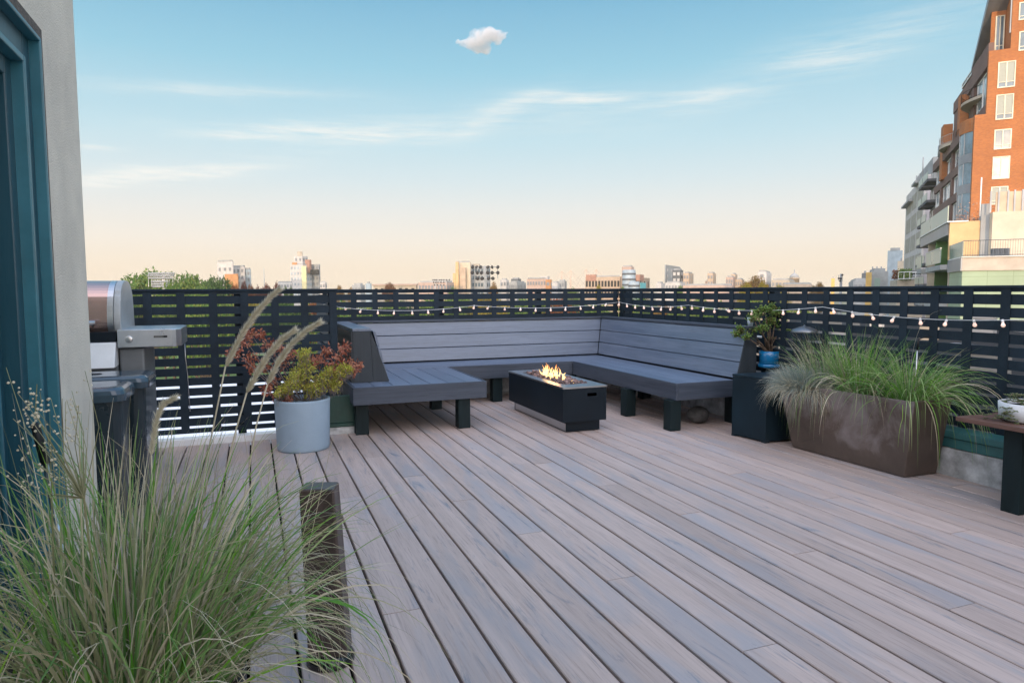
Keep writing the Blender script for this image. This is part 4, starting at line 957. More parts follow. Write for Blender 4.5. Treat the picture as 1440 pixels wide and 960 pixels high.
def brick_tower():
    V0 = 80.5
    uT1, _, z1 = inUV(1371, 162, v=V0); uT2, _, z2 = inUV(1391, 72, v=V0); uT3 = inUV(1423, 30, v=V0)[0]
    root = thing('brick_tower', 'tall orange brick apartment tower with stepped balconies on the right', 'building', W(uT1, V0, GZ), RZG)
    UR = uT1+22
    gpart(root, 'wall', MT['brick_orange'], [(uT1+.9, UR, V0, 110, GZ, z1), (uT2+.6, UR, V0+.001, 101, z1, z2), (uT3, UR, V0+.002, V0+3.2, z2, 36)])
    gpart(root, 'wall', MT['brick_orange'], [(uT1, uT1+.9, V0, V0+.6, GZ, z1), (uT2, uT2+.6, V0+.0012, V0+.5, z1, z2)])
    # street facade : bands of shade-toned brown brick and white-framed window bands, storey by storey
    fl = 3.02
    zb = z1-.9
    gpart(root, 'parapet_band', MT['brick_shade_brown'], [(uT1-.02, uT1+.9, V0+6.2, 110, z1-1.0, z1+.05)])
    k = 0
    z = z1-1.0
    for k in range(5):
        zt = z-k*fl
        for (a, b) in ((88.5, 94.6), (96.2, 103.0), (104.2, 109.6)):
            window_side(root, a, b, zt-2.05, zt-.05, uT1+.55)
        gpart(root, 'spandrel_band', MT['brick_shade_brown'], [(uT1+.25, uT1+.9, V0+6.2, 110, zt-fl, zt-2.08)])
        for a in (94.8, 103.2): gpart(root, 'pier', MT['brick_shade_brown'], [(uT1+.22, uT1+.9, a, a+1.1, zt-2.08, zt)])
    # curved glazed bay at the corner
    cu, cv, cr_ = uT1+.95, V0+3.4, 2.6
    def arc(r_, n=12): return [(cu-r_*.62*math.sin(math.pi*i/n), cv+r_*math.cos(math.pi*i/n)) for i in range(n+1)]
    for k in range(5):
        zt = z-.3-k*fl; pts = arc(cr_)
        mb = MB(); P = [W(*p) for p in pts]; mb.prism([p+Vector((0, 0, zt-2.1)) for p in P], (0, 0, 2.1)); bw = mb.build('bay_window', MT['bglass'], root)
        mb = MB(); P = [W(*p) for p in arc(cr_+.06)]; mb.prism([p+Vector((0, 0, zt-fl)) for p in P], (0, 0, fl-2.12)); mb.build('bay_band', MT['grey_zinc'], root)
        mb = MB()
        for i in (2, 4, 6, 8, 10):
            p = W(*arc(cr_+.03)[i]); mb.tube([p+Vector((0, 0, zt-2.1)), p+Vector((0, 0, zt))], .05, 4)
        mb.build('mullion', MT['frame_grey'], bw)
    mb = MB(); P = [W(*p) for p in arc(cr_+.10)]; mb.prism([p+Vector((0, 0, z1-1.3)) for p in P], (0, 0, 1.3)); mb.build('bay_parapet', MT['brick_orange'], root)
    # front windows
    rows = [(88, 122, 0), (134, 167, 0), (183, 209, 1), (221, 251, 1), (263, 287, 2)]
    for (ya, yb, kd) in rows:
        xa = 1404+(105-(ya+yb)/2)*.060; u0, _, za = inUV(xa, ya, v=V0); u1, _, zb_ = inUV(xa+23, yb, v=V0)
        for j in range(4): window_front(root, u0+j*3.9, u1+j*3.9, zb_, za, V0, kd)
    for (ya, yb) in ((4, 29), (45, 72)):
        u0, _, za = inUV(1433.5, ya, v=V0); zb_ = inUV(1434, yb, v=V0)[2]
        for j in range(3): window_front(root, u0+j*3.6, u0+1.4+j*3.6, zb_, za, V0+.001, 1)
    # second tier: terrace, recessed orange pier, balconies, glass
    gpart(root, 'parapet_band', MT['brick_shade_brown'], [(uT2-.02, uT2+.6, V0+.6, 101, z2-1.3, z2+.04), (uT2+.1, uT2+.6, V0+.6, 101, z1, z1+1.2)])
    gpart(root, 'parapet_band', MT['brick_shade_brown'], [(uT2+.1, uT2+.6, 88, 90.2, z1+1.2, z2-1.3), (uT2+.1, uT2+.6, 96.8, 101, z1+1.2, z2-1.3)])
    window_side(root, V0+1.2, V0+6.8, z1+1.3, z2-1.4, uT2+.35); window_side(root, 90.4, 96.6, z1+1.3, z2-1.4, uT2+.35, n=3)
    for (v0, v1, zz, dp) in ((84.5, 92.0, z1+2.9, 1.3), (88, 96, z1-.2, 1.1)):
        mb = MB(); n = 10; o = [W(uT2-dp*math.sin(math.pi*i/n)+.3, v0+(v1-v0)*i/n) for i in range(n+1)]
        mb.prism([p+Vector((0, 0, zz-.28)) for p in o], (0, 0, .28)); b = mb.build('balcony', MT['conc_tan'], root)
        balcony_rail(b, 'railing', [(uT2-dp*math.sin(math.pi*i/n)+.3, v0+(v1-v0)*i/n) for i in range(n+1)], zz, zz+1.0, 'roof_dark', 3, .03)
    pu, pv, pz = inUV(1327, 178, u=uT1+.1); gpart(root, 'chimney', MT['brick_orange'], [(uT1-.05, uT1+.95, pv-1.2, pv+.9, z1-3.2, pz)])
    mb = MB(); n = 8; v0, v1 = pv-7.5, pv-1.3; o = [W(uT1-.9*math.sin(math.pi*i/n)+.1, v0+(v1-v0)*i/n) for i in range(n+1)]
    mb.prism([p+Vector((0, 0, z1-.1)) for p in o], (0, 0, .35)); b = mb.build('balcony', MT['conc_tan'], root); balcony_rail(b, 'railing', [(uT1-.9*math.sin(math.pi*i/n)+.1, v0+(v1-v0)*i/n) for i in range(n+1)], z1+.25, z1+1.2, 'frame_grey', 3, .03)
    pu, pv, pz = inUV(1359, 135, u=uT1+1.0); gpart(root, 'chimney', MT['brick_orange'], [(uT1+.35, uT1+1.2, pv-.8, pv+.8, z1-.5, pz)])
    # set-back glass storey behind the piers
    gpart(root, 'penthouse_storey', MT['grey_zinc'], [(uT1+1.2, UR-2, 97, 109, z1, z1+3.0)])
    window_side(root, 98, 102.8, z1+.3, z1+2.7, uT1+1.18); window_side(root, 103.4, 108.5, z1+.3, z1+2.7, uT1+1.18)
    # third tier under a sloping zinc roof
    mb = MB(); zz = 36
    A = inUV(1366, 95, u=uT3-1.7); B = inUV(1366, 123, u=uT3-1.7)
    vb = A[1]; zlow = A[2]; zr = inUV(1400, 0, u=uT3-1.0); vf = V0+.6
    ztop = zlow+(zr[2]-zlow)*(vb-vf)/(vb-zr[1])
    for (u0, u1, th) in ((uT3-1.7, uT3+.9, .5),):
        mb.prism([W(u0, vf, ztop-.9), W(u0, vf, ztop), W(u0, vb, zlow), W(u0, vb, zlow-.5)], Uv*(u1-u0)); mb.build('roof', MT['grey_zinc'], root)
    gpart(root, 'recessed_wall', MT['brick_orange'], [(uT3-1.2, uT3, V0+2.6, V0+2.9, z2, ztop-1.2)])
    gpart(root, 'recessed_wall', MT['brick_shade_brown'], [(uT3-1.0, uT3+.5, 83.4, 84.6, z2, zlow+2.5), (uT3-1.0, uT3+.5, 88, 90, z2, zlow+1.2), (uT3-1.0, uT3+.5, 93.5, 96, z2, zlow+.4)])
    gpart(root, 'terrace_wall', MT['brick_shade_brown'], [(uT3-1.65, uT3-1.2, V0+.6, vb, z2-.1, z2+.95)])
    window_side(root, 96.3, vb-.3, z2+.95, zlow-.5, uT3-1.5); window_side(root, 90.2, 93.3, z2+.4, zlow+.3, uT3-.9)
    window_front(root, uT3-.85, uT3-.1, z2+.3, z2+4.0, V0+2.55, 1)
    gpart(root, 'column', MT['grey_zinc'], [(uT3-.12, uT3-.02, V0+.1, V0+.3, z2+1.5, ztop-1.0)])
brick_tower()

def grey_block():
    root = thing('grey_balcony_block', 'narrow grey apartment block with stacked dark balconies beside the brick tower', 'building', W(13.2, 112, GZ), RZG)
    uu = 13.25; zt = inUV(1300, 234, u=uu)[2]
    gpart(root, 'wall', MT['conc_grey'], [(uu+.6, uu+14, 112, 123, GZ, zt-1.5), (uu+1.2, uu+12, 113, 122, zt-1.5, zt)])
    r = random.Random(3)
    for k in range(7):
        z = zt-4-k*2.95
        if z < -2: break
        for (v0, v1) in ((112.3, 117.4), (118.4, 122.8)):
            b = gpart(root, 'balcony', MT['dark_grey'], [(uu-1.1, uu+.6, v0, v1, z-.35, z)])
            gpart(b, 'rail_panel', MT['frost'], [(uu-1.12, uu-1.05, v0, v1, z+.05, z+1.0)])
            window_side(root, v0+.3, v1-.3, z+.2, z+2.3, uu+.55, 'wglass', 'conc_white')
    mb = MB(); c = W(uu+3.2, 119, zt); mb.lathe([(2.4, 0), (2.4, 1.6), (1.8, 1.9), (.01, 2.0)], c, 20); mb.build('roof_drum', MT['grey_zinc'], root)
grey_block()

def white_block():
    u0 = 14.6
    root = thing('white_grid_block', 'tall off-white office block with square recessed windows beyond the grey block', 'building', W(u0, 139, GZ), RZG)
    z = inUV(1290, 258, u=u0)[2]; v1 = inUV(1272.5, 330, u=u0)[1]
    gpart(root, 'wall', MT['conc_white'], [(u0, u0+16, 139, v1, GZ, z)]); gpart(root, 'roof_storey', MT['conc_grey'], [(u0+1.2, u0+12, 139.5, v1-7, z, z+3.0)])
    gpart(root, 'wall_panel', bm('grey_lavender', (.38, .37, .40)), [(u0+.3, u0+15.8, 138.97, 138.995, GZ, z-.3)])
    n = 3; step = (v1-139-2.0)/n
    zz = z-1.5; k = 0
    while zz > -2:
        for j in range(n):
            a = 140.3+j*step; gpart(root, 'window', bm('dull_pane', (.34, .33, .28)), [(u0-.04, u0+.2, a, a+step-1.6, zz-2.9, zz)])
        zz -= 4.0
    for (v, h) in ((148, 4.5), (153, 2.2), (158, 2.6)): 
        mb = MB(); mb.tube([W(u0+.6, v, z), W(u0+.6, v, z+h)], .12, 6); mb.build('roof_pipe', MT['conc_grey'], root)
    gpart(root, 'terrace', MT['conc_grey'], [(u0-.8, u0+.0, 146, 152, z-.4, z), (u0-.9, u0, 156, v1, z-2.6, z-2.2)])
white_block()

def green_building():
    u0 = 8.72; vF = 57.2; vU = 63.1
    zS = inUV(1354, 361, v=vF)[2]; zC = inUV(1336, 311, v=vU)[2]
    ua = inUV(1354, 361, v=vF)[0]; ub = inUV(1336, 311, v=vU)[0]
    u0 = ua
    root = thing('green_panel_building', 'low building with green panels, recessed balconies and pale terrace walls at right', 'building', W(u0, vF, GZ), RZG)
    UR = u0+18; vE = inUV(1296, 337, u=ub)[1]
    # lower front
    gpart(root, 'wall', MT['green_panel'], [(u0, UR, vF, vU-.3, GZ, zS-1.0)])
    gpart(root, 'parapet', bm('conc_beige', (.50, .44, .37)), [(u0-.02, UR, vF-.1, vU-.3, zS-.99, zS-.06)]); gpart(root, 'coping', MT['white_trim'], [(u0-.1, UR, vF-.2, vU-.3, zS-.055, zS)])
    gpart(root, 'soffit_beam', MT['grey_zinc'], [(u0-.12, u0-.025, vF-.1, vU, zS-1.0, zS-.06)])
    # upper volume
    uc = inUV(1378, 330, v=vU)[0]
    gpart(root, 'wall', MT['cream_wall'], [(ub, uc, vU, vU+.5, zS, zC-.05)]); gpart(root, 'wall', MT['conc_grey'], [(uc, uc+.55, vU-.2, vU+.5, zS, zC+1.2)])
    gpart(root, 'wall', MT['pale_wall'], [(uc+.55, UR, vU-1.2, vU+1.5, zS, zC+.45)])
    gpart(root, 'roof_fence', bm('peach_panel', (.58, .45, .33)), [(uc+.75, UR, vU-.9, vU-.8, zC+.45, zC+1.95)])
    for x in (1389, 1400, 1413, 1422, 1433): gpart(root, 'fence_post', MT['frame_grey'], [(inUV(x, 295, v=vU)[0]-.05, inUV(x, 295, v=vU)[0]+.05, vU-1.0, vU-.9, zC+.45, zC+2.05)])
    # street side: cornice beam, green recesses, columns, balconies
    gpart(root, 'cornice', MT['grey_zinc'], [(ub-.1, ub+1.2, vU+.51, vE, zC-1.05, zC-.1)]); gpart(root, 'coping', MT['white_trim'], [(ub-.2, ub+1.2, vU-.1, vE+.1, zC-.095, zC)])
    gpart(root, 'rail_panel', MT['frost'], [(ub-.12, ub-.06, vU+.4, vE, zC+.02, zC+1.25)])
    gpart(root, 'recess_wall', MT['green_wall'], [(ub+1.3, ub+3, vU+.5, vE, GZ, zC-.1)])
    gpart(root, 'roof', MT['conc_grey'], [(ub+1.2, UR, vU+.5, vE, zC-.5, zC-.01)])
    for (xl, zt_) in ((1304.5, zC-1.05), (1334, zS-.76)):
        va = inUV(xl, 360, u=ub)[1]
        gpart(root, 'column', MT['conc_tan'], [(ub+.05, ub+1.25, va, va+.4, GZ, zt_)])
    for dz in (0, -3.05):
        for (xa, xb) in ((1331, 1309.5), (1303, 1296.5)):
            va = inUV(xa, 360, u=ub-.1)[1]; vb = inUV(xb, 360, u=ub-.1)[1]
            b = gpart(root, 'balcony', MT['conc_grey'], [(ub-.5, ub+1.5, va, vb, zS-.75+dz, zS-.35+dz)]); gpart(b, 'rail_panel', MT['frost'], [(ub-.52, ub-.46, va, vb, zS-.2+dz, zS+.95+dz)])
            gpart(b, 'hand_rail', MT['white_trim'], [(ub-.55, ub-.43, va, vb, zS+.955+dz, zS+1.0+dz)])
        gpart(root, 'partition', MT['green_wall'], [(ub+.2, ub+1.3, inUV(1318, 360, u=ub+.3)[1], inUV(1317, 360, u=ub+.3)[1], zS-3+dz, zC-1.06 if dz == 0 else zS-.76)])
    # frosted and barred rails of the lower terrace
    gpart(root, 'rail_panel', MT['frost'], [(u0-.02, u0+.04, vF+.1, vU, zS+.03, zS+1.12)])
    balcony_rail(root, 'railing', [(u0, vF), (UR-4, vF)], zS, zS+1.12, 'dark_grey', 7, .022)
    # air conditioner and table on the terrace
    a0, a1 = inUV(1396, 350, v=vF+2.5)[0], inUV(1420, 350, v=vF+2.5)[0]
    ac = tag(gpart(None, 'air_conditioner', MT['dark_grey'], [(a0+.1*i, a0+.1*i+.06, vF+2.4, vF+2.5, zS+.05, zS+.62) for i in range(0, int((a1-a0)/.1))]+[(a0, a1, vF+2.5, vF+3.2, zS+.02, zS+.66)]), 'dark louvred air conditioner on the terrace of the green panelled building', 'air conditioner')
    rt2 = thing('roof_tree', 'small leafless shrub on the roof edge before the brick tower', 'shrub', W(ub+1, vU+1, zC)); f = MB(); r = random.Random(2)
    for k in range(420):
        p = W(ub+.6+r.random()*2.7, vU+1+r.random(), zC+abs(r.gauss(0, .35))*(.4+.9*(k % 3))); leaf(f, p, rv(r), rv(r), .16, .09)
    f.build('foliage', leafmat('dry_leaf', [(.55, .38, .26), (.45, .22, .14), (.62, .5, .4)]), rt2)
    MB().tube([W(*inUV(1377, 322, v=vU-1)[:2], zC+.2), W(*inUV(1377, 322, v=vU-1)[:2], zC+3.1)], .05, 6).build('pole', MT['white_trim'], root)
green_building()

# ------------------------------------------------------------------ far blocks
def solve_s(P, d, x):
    r2 = Vector((math.cos(YAW), -math.sin(YAW), 0)); f2 = Vector((math.sin(YAW), math.cos(YAW), 0)); n = r2-f2*((x-720)/CAM_F)
    return -P.dot(n)/d.dot(n)
def far(name, label, cat, xl, xc, xr, yt, D, mat, zb=GZ, rows=0, cols=(0, 0), wm='far_pane', root=None, part='wall', ws=(1.4, 1.6), z0=None, group=None, ztop_off=1.2, fl=3.2):
    """block of the street grid: near corner at pixel column xc, left end xl, right end xr, top at yt, D metres ahead"""
    d = ray(xc, yt); P = d*D; zt = CAM_H+P.z; P = Vector((P.x, P.y, 0))
    left = -Uv if xc < 1165 else Vv; right = Vv if xc < 1165 else Uv
    sl = solve_s(P, left, xl); sr = solve_s(P, right, xr)
    if sl < 0: sl = .5
    if sr < 0: sr = .5
    sr = min(max(sr, .3), 60); sl = min(max(sl, .3), 120)
    A = P+left*sl; B = P+right*sr; Cc = A+right*sr
    own = root is None
    if own: root = thing(name, label, cat, (P.x, P.y, zb), RZG, group)
    mb = MB(); mb.prism([Vector((q.x, q.y, zb if z0 is None else z0)) for q in (P, B, Cc, A)], (0, 0, zt-(zb if z0 is None else z0)))
    w_ = mb.build(part, mat if not isinstance(mat, str) else MT[mat], root)
    if own: MB().prism([Vector((q.x, q.y, zt)) for q in (P+(left+right)*.6, B-right*.6+left*.6, Cc-(left+right)*.6, A-left*.6+right*.6)], (0, 0, .7)).build('roof_edge', MT['conc_grey'], root)
    first = None
    for side, (dirv, ln, nc, nrm) in enumerate(((left, sl, cols[0], -right), (right, sr, cols[1], -left))):
        for c in range(nc):
            for r_ in range(rows):
                z = zt-ztop_off-r_*fl
                if z-ws[1] < -4 or nc == 0: continue
                s_ = ln*(c+.5)/nc; q = P+dirv*s_+nrm*.04; ww = min(ws[0], ln/nc*.62)
                m_ = MB(); a = q-dirv*ww/2; b = q+dirv*ww/2
                m_.prism([Vector((a.x, a.y, z-ws[1])), Vector((b.x, b.y, z-ws[1])), Vector((b.x, b.y, z)), Vector((a.x, a.y, z))], nrm*.10)
                m_.build('window', MT[wm] if isinstance(wm, str) else wm, root)
    return root, P, zt
B = 'building'
# left group
r1, _, _ = far('apartment_block', 'cream slab block with six small windows above the green trees', B, 308, 327, 328.6, 367.5, 330, 'conc_white', rows=2, cols=(3, 0), ztop_off=3, fl=4.5)
far('', '', '', 318, 334, 336, 385, 325, 'orange_panel', root=r1, part='wing'); 
r, _, _ = far('apartment_block', 'pale grey stepped block with dark roof units right of the cream slab', B, 329, 343.5, 345, 375, 335, 'conc_white', rows=4, cols=(3, 0)); far('', '', '', 335, 343, 344, 373, 336, 'roof_dark', root=r, part='roof_unit', z0=12.0)
far('apartment_block', 'narrow blue grey block with balconies right of the stepped block', B, 344, 352, 355, 378.5, 335, 'blue_steel', rows=5, cols=(2, 1))
far('warehouse', 'low pale shed left of the tall glass tower', B, 392, 411, 412, 397, 380, 'conc_white', cols=(5, 0), rows=1)
r, _, _ = far('glass_tower', 'tallest grey residential tower with stepped top and yellow lit bay', B, 410, 426, 440, 372, 400, 'conc_white', rows=8, cols=(4, 4), wm='lglass')
far('', '', '', 416, 425, 435, 360, 404, 'conc_white', root=r, part='upper_storey', rows=2, cols=(2, 2)); far('', '', '', 420.5, 424.5, 427, 353.5, 405, 'conc_tan', root=r, part='water_tank', z0=18)
far('', '', '', 431, 435, 440, 365, 402, 'brick_red', root=r, part='roof_unit', z0=12); far('', '', '', 413, 417, 418, 369, 402, 'orange_panel', root=r, part='roof_unit', z0=12)
far('', '', '', 436, 448, 452, 371.5, 405, 'conc_grey', root=r, part='wing', rows=6, cols=(3, 2)); far('', '', '', 425.8, 430, 430.6, 374, 397, bm('lit_yellow', (.66, .60, .34)), root=r, part='bay')  # yellow slab paints the sun's glint on the tower
far('', '', '', 438, 448, 449, 379, 400, 'roof_dark', root=r, part='balcony', z0=11.0)
far('warehouse', 'small pale block right of the tall glass tower', B, 451, 457, 461, 397, 380, 'conc_white', cols=(2, 1), rows=1)
mb = MB(); p = atD(371, 377, 300); mb.tube([Vector((p.x, p.y, GZ)), Vector((p.x, p.y, p.z))], [.5, .12], 6); tag(mb.build('radio_mast', MT['conc_grey']), 'thin grey mast between the balconied block and the tall tower', 'mast')
far('storage_block', 'small blue grey cube building on the skyline above the fence post', B, 515, 521, 523.5, 398.5, 260, 'blue_steel')
far('storage_block', 'low grey shed with roof vents left of the small cube building', B, 496, 507, 514, 400.5, 270, 'conc_grey', cols=(3, 1), rows=1)
r, P, zt = far('market_shed', 'long low open sided shed with brown roof and pale walls', B, 526, 585, 588, 401, 290, 'conc_tan', cols=(7, 0), rows=1, wm='roof_dark'); far('', '', '', 524, 586, 589, 399, 289, 'rose_brick', root=r, part='roof', z0=zt)
far('brick_school', 'long low rose brick building left of the sunlit cream tower', B, 589, 628, 639, 397, 280, 'rose_brick', rows=1, cols=(9, 3))
r, _, _ = far('cream_tower', 'sunlit cream and orange tower with a grey balcony wing', B, 641, 661, 663, 369, 300, 'pale_wall', rows=9, cols=(0, 1), wm='conc_tan'); far('', '', '', 641.5, 644.5, 645, 368, 299.5, 'cream_wall', root=r, part='stair_tower')  # sunlit left and shaded right sides put into cream and grey wall colours
far('', '', '', 647, 654.5, 655, 376, 299, 'tan_brick', root=r, part='brick_panel'); far('', '', '', 660, 684, 690, 374, 304, 'conc_grey', root=r, part='wing', rows=9, cols=(6, 2), wm='wglass'); far('', '', '', 637.5, 640.5, 641, 384, 301, 'cream_wall', root=r, part='lower_wing')
far('', '', '', 663, 674, 676, 371, 306, 'conc_tan', root=r, part='roof_unit', z0=12)
far('office_block', 'small square grey block right of the orange tree', B, 704, 712, 716, 393.5, 330, 'conc_white', rows=2, cols=(2, 1)); far('office_block', 'two-step grey building in the middle of the skyline', B, 716, 727, 740, 397, 320, 'conc_grey', rows=1, cols=(4, 3)); far('office_block', 'dark grey cube rising behind the two-step grey building', B, 719, 729, 733, 392, 345, 'dark_grey', rows=2, cols=(2, 1))
r, _, _ = far('brick_block', 'beige flat building with a bright orange end wall', B, 741, 768, 768.6, 392, 310, 'rose_brick', rows=2, cols=(7, 0)); far('', '', '', 767.5, 774, 776, 393, 308, 'orange_panel', root=r, part='end_wall', rows=2, cols=(1, 1)); far('', '', '', 761, 770, 773, 388.5, 313, 'conc_white', root=r, part='roof_unit')
far('storage_block', 'grey block with a flat top before the bridge towers', B, 785, 794, 797, 395, 360, 'conc_grey', rows=1, cols=(2, 1)); far('storage_block', 'low grey sheds between the orange ended building and the bridge', B, 776, 784, 787, 397.5, 350, 'conc_white')
# arcade building
r, _, _ = far('arcaded_hall', 'long cream hall with rows of dark arched windows on the skyline', B, 823, 872, 873, 389, 340, 'tan_brick', rows=2, cols=(11, 0), ws=(1.7, 3.0), ztop_off=2, fl=4.6, wm='roof_dark'); far('', '', '', 824, 838, 839, 386, 345, 'brick_red', root=r, part='roof_unit', z0=6)
far('', '', '', 872.5, 874, 914, 388.5, 342, 'tan_brick', root=r, part='wing', rows=1, cols=(0, 7), ws=(1.7, 3.4), ztop_off=2, wm='roof_dark'); far('', '', '', 893, 900, 905, 386, 350, 'brick_red', root=r, part='roof_unit', z0=6)
far('', '', '', 900.5, 901, 908, 397.5, 338, 'cyan', root=r, part='sign', z0=2)
def drum(x, y, D, rpx, yb, name, label):
    p = atD(x, y, D); rad = rpx*D/CAM_F; t_ = thing(name, label, 'tower', (p.x, p.y, GZ)); w_ = MB(); w_.lathe([(rad, GZ), (rad, p.z-.5), (rad*.9, p.z)], (p.x, p.y, 0), 24); w_.build('wall', MT['blue_steel'], t_)
    z = p.z-1.5
    while z > 0: MB().lathe([(rad*1.02, z-.9), (rad*1.02, z)], (p.x, p.y, 0), 24).build('window_band', MT['dark_grey'], t_); z -= 2.6
drum(884.5, 379.5, 325, 9.3, 410, 'glass_drum_tower', 'tall blue grey round tower with dark window bands before the arcaded hall'); drum(891.5, 396, 318, 7.5, 410, 'glass_drum_tower', 'short round banded tower at the foot of the taller drum')
far('lift_tower', 'plain rose slab rising behind the round banded tower', B, 874, 888, 891, 375, 332, 'rose_brick')
far('office_block', 'grey slab tower with white panels right of the arcaded hall', B, 934, 936, 956, 374, 360, 'conc_grey', rows=6, cols=(0, 4), wm='conc_white'); far('office_block', 'dark grey tower in front of the grey slab tower', B, 945, 957, 960, 379.5, 350, 'dark_grey', rows=4, cols=(2, 1), wm='conc_white', ws=(3, 1.6))
far('brick_tower', 'tan brick tower standing right behind the dark grey tower', B, 960, 969, 974.5, 384, 345, 'tan_brick', rows=3, cols=(2, 2)); far('brick_tower', 'lone slim tan brick tower on the open skyline', B, 994, 1003, 1006, 384, 345, 'tan_brick', rows=4, cols=(2, 1)); far('brick_block', 'low brick step joined to the slim tan tower at left', B, 991, 996, 997, 395, 350, 'rose_brick')
far('warehouse', 'long flat rose roofed warehouse below the slim tan tower', B, 960, 1030, 1031, 401, 280, 'rose_brick'); far('warehouse', 'white low shed below the dark grey tower', B, 935, 957, 962, 397.5, 300, 'conc_white', rows=1, cols=(5, 1)); far('warehouse', 'pale low block left of the grey slab tower', B, 922, 930, 934, 398, 330, 'conc_white')
far('brick_block', 'peach terraced block with stepped roof', B, 1020, 1031, 1033, 389.5, 330, 'rose_brick', rows=2, cols=(3, 0)); far('brick_block', 'slim peach block rising behind the terraced block', B, 1027, 1034, 1036, 385.5, 345, 'tan_brick', rows=1, cols=(2, 0)); far('brick_block', 'low peach block left of the yellow tree', B, 1033, 1043, 1046, 393, 335, 'tan_brick', rows=1, cols=(3, 0))
far('office_block', 'pale block with dark roof line behind the yellow tree', B, 1064, 1078, 1083.5, 382, 320, 'conc_white', rows=1, cols=(1, 1)); far('warehouse', 'long pale low building right of the yellow tree', B, 1084, 1110, 1118, 393.5, 310, 'conc_tan', rows=1, cols=(5, 2)); far('warehouse', 'long flat tan roof line left of the dome shaped orange tree', B, 1100, 1140, 1142, 399.5, 270, 'tan_brick')
# church turret
p = atD(1117, 392, 420); t_ = thing('church_turret', 'little domed church turret on the skyline', 'church tower', (p.x, p.y, GZ)); MB().lathe([(2.9, GZ), (2.9, p.z), (3.3, p.z), (3.3, p.z+.5)], (p.x, p.y, 0), 8).build('tower', MT['tan_brick'], t_); MB().lathe([(3.0, p.z+.5), (2.6, p.z+1.9), (1.2, p.z+3), (.4, p.z+3.5), (.25, p.z+5.4), (.01, p.z+6.2)], (p.x, p.y, 0), 12).build('dome', MT['conc_grey'], t_)
far('brick_chimney_block', 'small yellow chimney block right of the orange dome shaped tree', B, 1168, 1169, 1172.5, 391.5, 300, bm('yellow_brick', (.62, .42, .14)))
# right of the vanishing column
far('warehouse', 'low grey roofs stepping down left of the yellow ended block', B, 1192, 1200, 1219, 394.5, 200, 'conc_grey', rows=1, cols=(1, 3)); far('storage_block', 'small dark cube above the low grey roofs', B, 1211, 1212, 1219, 384, 210, 'dark_grey')
r, _, _ = far('yellow_ended_block', 'grey flat roofed block with a sunlit yellow end and roof pipes', B, 1217, 1224.5, 1247, 381.5, 160, 'conc_grey', rows=0); far('', '', '', 1217.4, 1217.9, 1224, 383, 158, bm('yellow_brick', (.62, .42, .14)), root=r, part='end_wall')  # low sun on the end wall painted as its yellow colour
far('', '', '', 1229, 1229.5, 1236, 391, 157, 'frost', root=r, part='window_bay', z0=-2)
for x in (1227, 1233, 1239):
    a = atD(x, 383, 161); MB().tube([Vector((a.x, a.y, a.z-1)), Vector((a.x, a.y, a.z+1.4))], .14, 6).build('roof_pipe', MT['conc_grey'], r)
far('lift_tower', 'plain blue grey slab tower rising behind the yellow ended block', B, 1248, 1248.6, 1266, 352.5, 175, 'blue_steel'); far('lift_tower', 'small sunlit cream box beside the plain blue grey slab', B, 1262, 1262.5, 1270, 367, 165, 'pale_wall')
r, P, zt = far('terrace_building', 'low brown building with a planted roof terrace and glass rail', B, 1250, 1262, 1297, 393.5, 120, 'conc_tan')
def shrubs(name, label, xs, y, D, h, mat, n=500, sz=.35, seed=1, grp=None):
    r_ = random.Random(seed)
    p0 = atD((xs[0]+xs[1])/2, y, D); t_ = thing(name, label, 'shrub', (p0.x, p0.y, p0.z), 0, grp); f = MB()
    for k in range(n):
        x = r_.uniform(*xs); q = atD(x, y, D+r_.uniform(-1, 1)); leaf(f, Vector((q.x, q.y, q.z+r_.random()*h)), rv(r_), rv(r_), sz, sz*.6)
    f.build('foliage', MT[mat], t_)
shrubs('terrace_shrub', 'green and yellow shrubs behind the glass rail of the terrace building', (1264, 1281), 393, 118.5, 1.8, 'green_leaf', 700, .3, 3); shrubs('terrace_shrub', 'russet shrubs at the left of the planted roof terrace', (1255, 1264), 392, 121, 1.5, 'rust_leaf', 350, .3, 4)
far('', '', '', 1264, 1264.3, 1296, 382, 117, 'frost', root=r, part='rail_panel', z0=zt+.02) if False else None
a = atD(1263, 393, 117.5); b = atD(1296, 392, 113); rl = MB()
for z in (.1, 1.25): rl.tube([a+Vector((0, 0, z)), b+Vector((0, 0, z))], .06, 4)
for i in range(5): q = a.lerp(b, i/4); rl.tube([q, q+Vector((0, 0, 1.25))], .06, 4)
rl.build('railing', MT['white_trim'], r)
pg = thing('pergola', 'dark pergola frame over the planted roof terrace', 'pergola', (b.x, b.y, zt)); a2 = atD(1270, 385, 122); b2 = atD(1296, 385, 118)
m_ = MB(); m_.tube([a2, b2], .12, 4); m_.tube([a2+Vector((0, 0, .5)), b2+Vector((0, 0, .5))], .10, 4); m_.build('beam', MT['roof_dark'], pg)
for q in (a2, a2.lerp(b2, .5), b2): MB().tube([Vector((q.x, q.y, zt-.5)), q], .1, 5).build('post', MT['roof_dark'], pg)
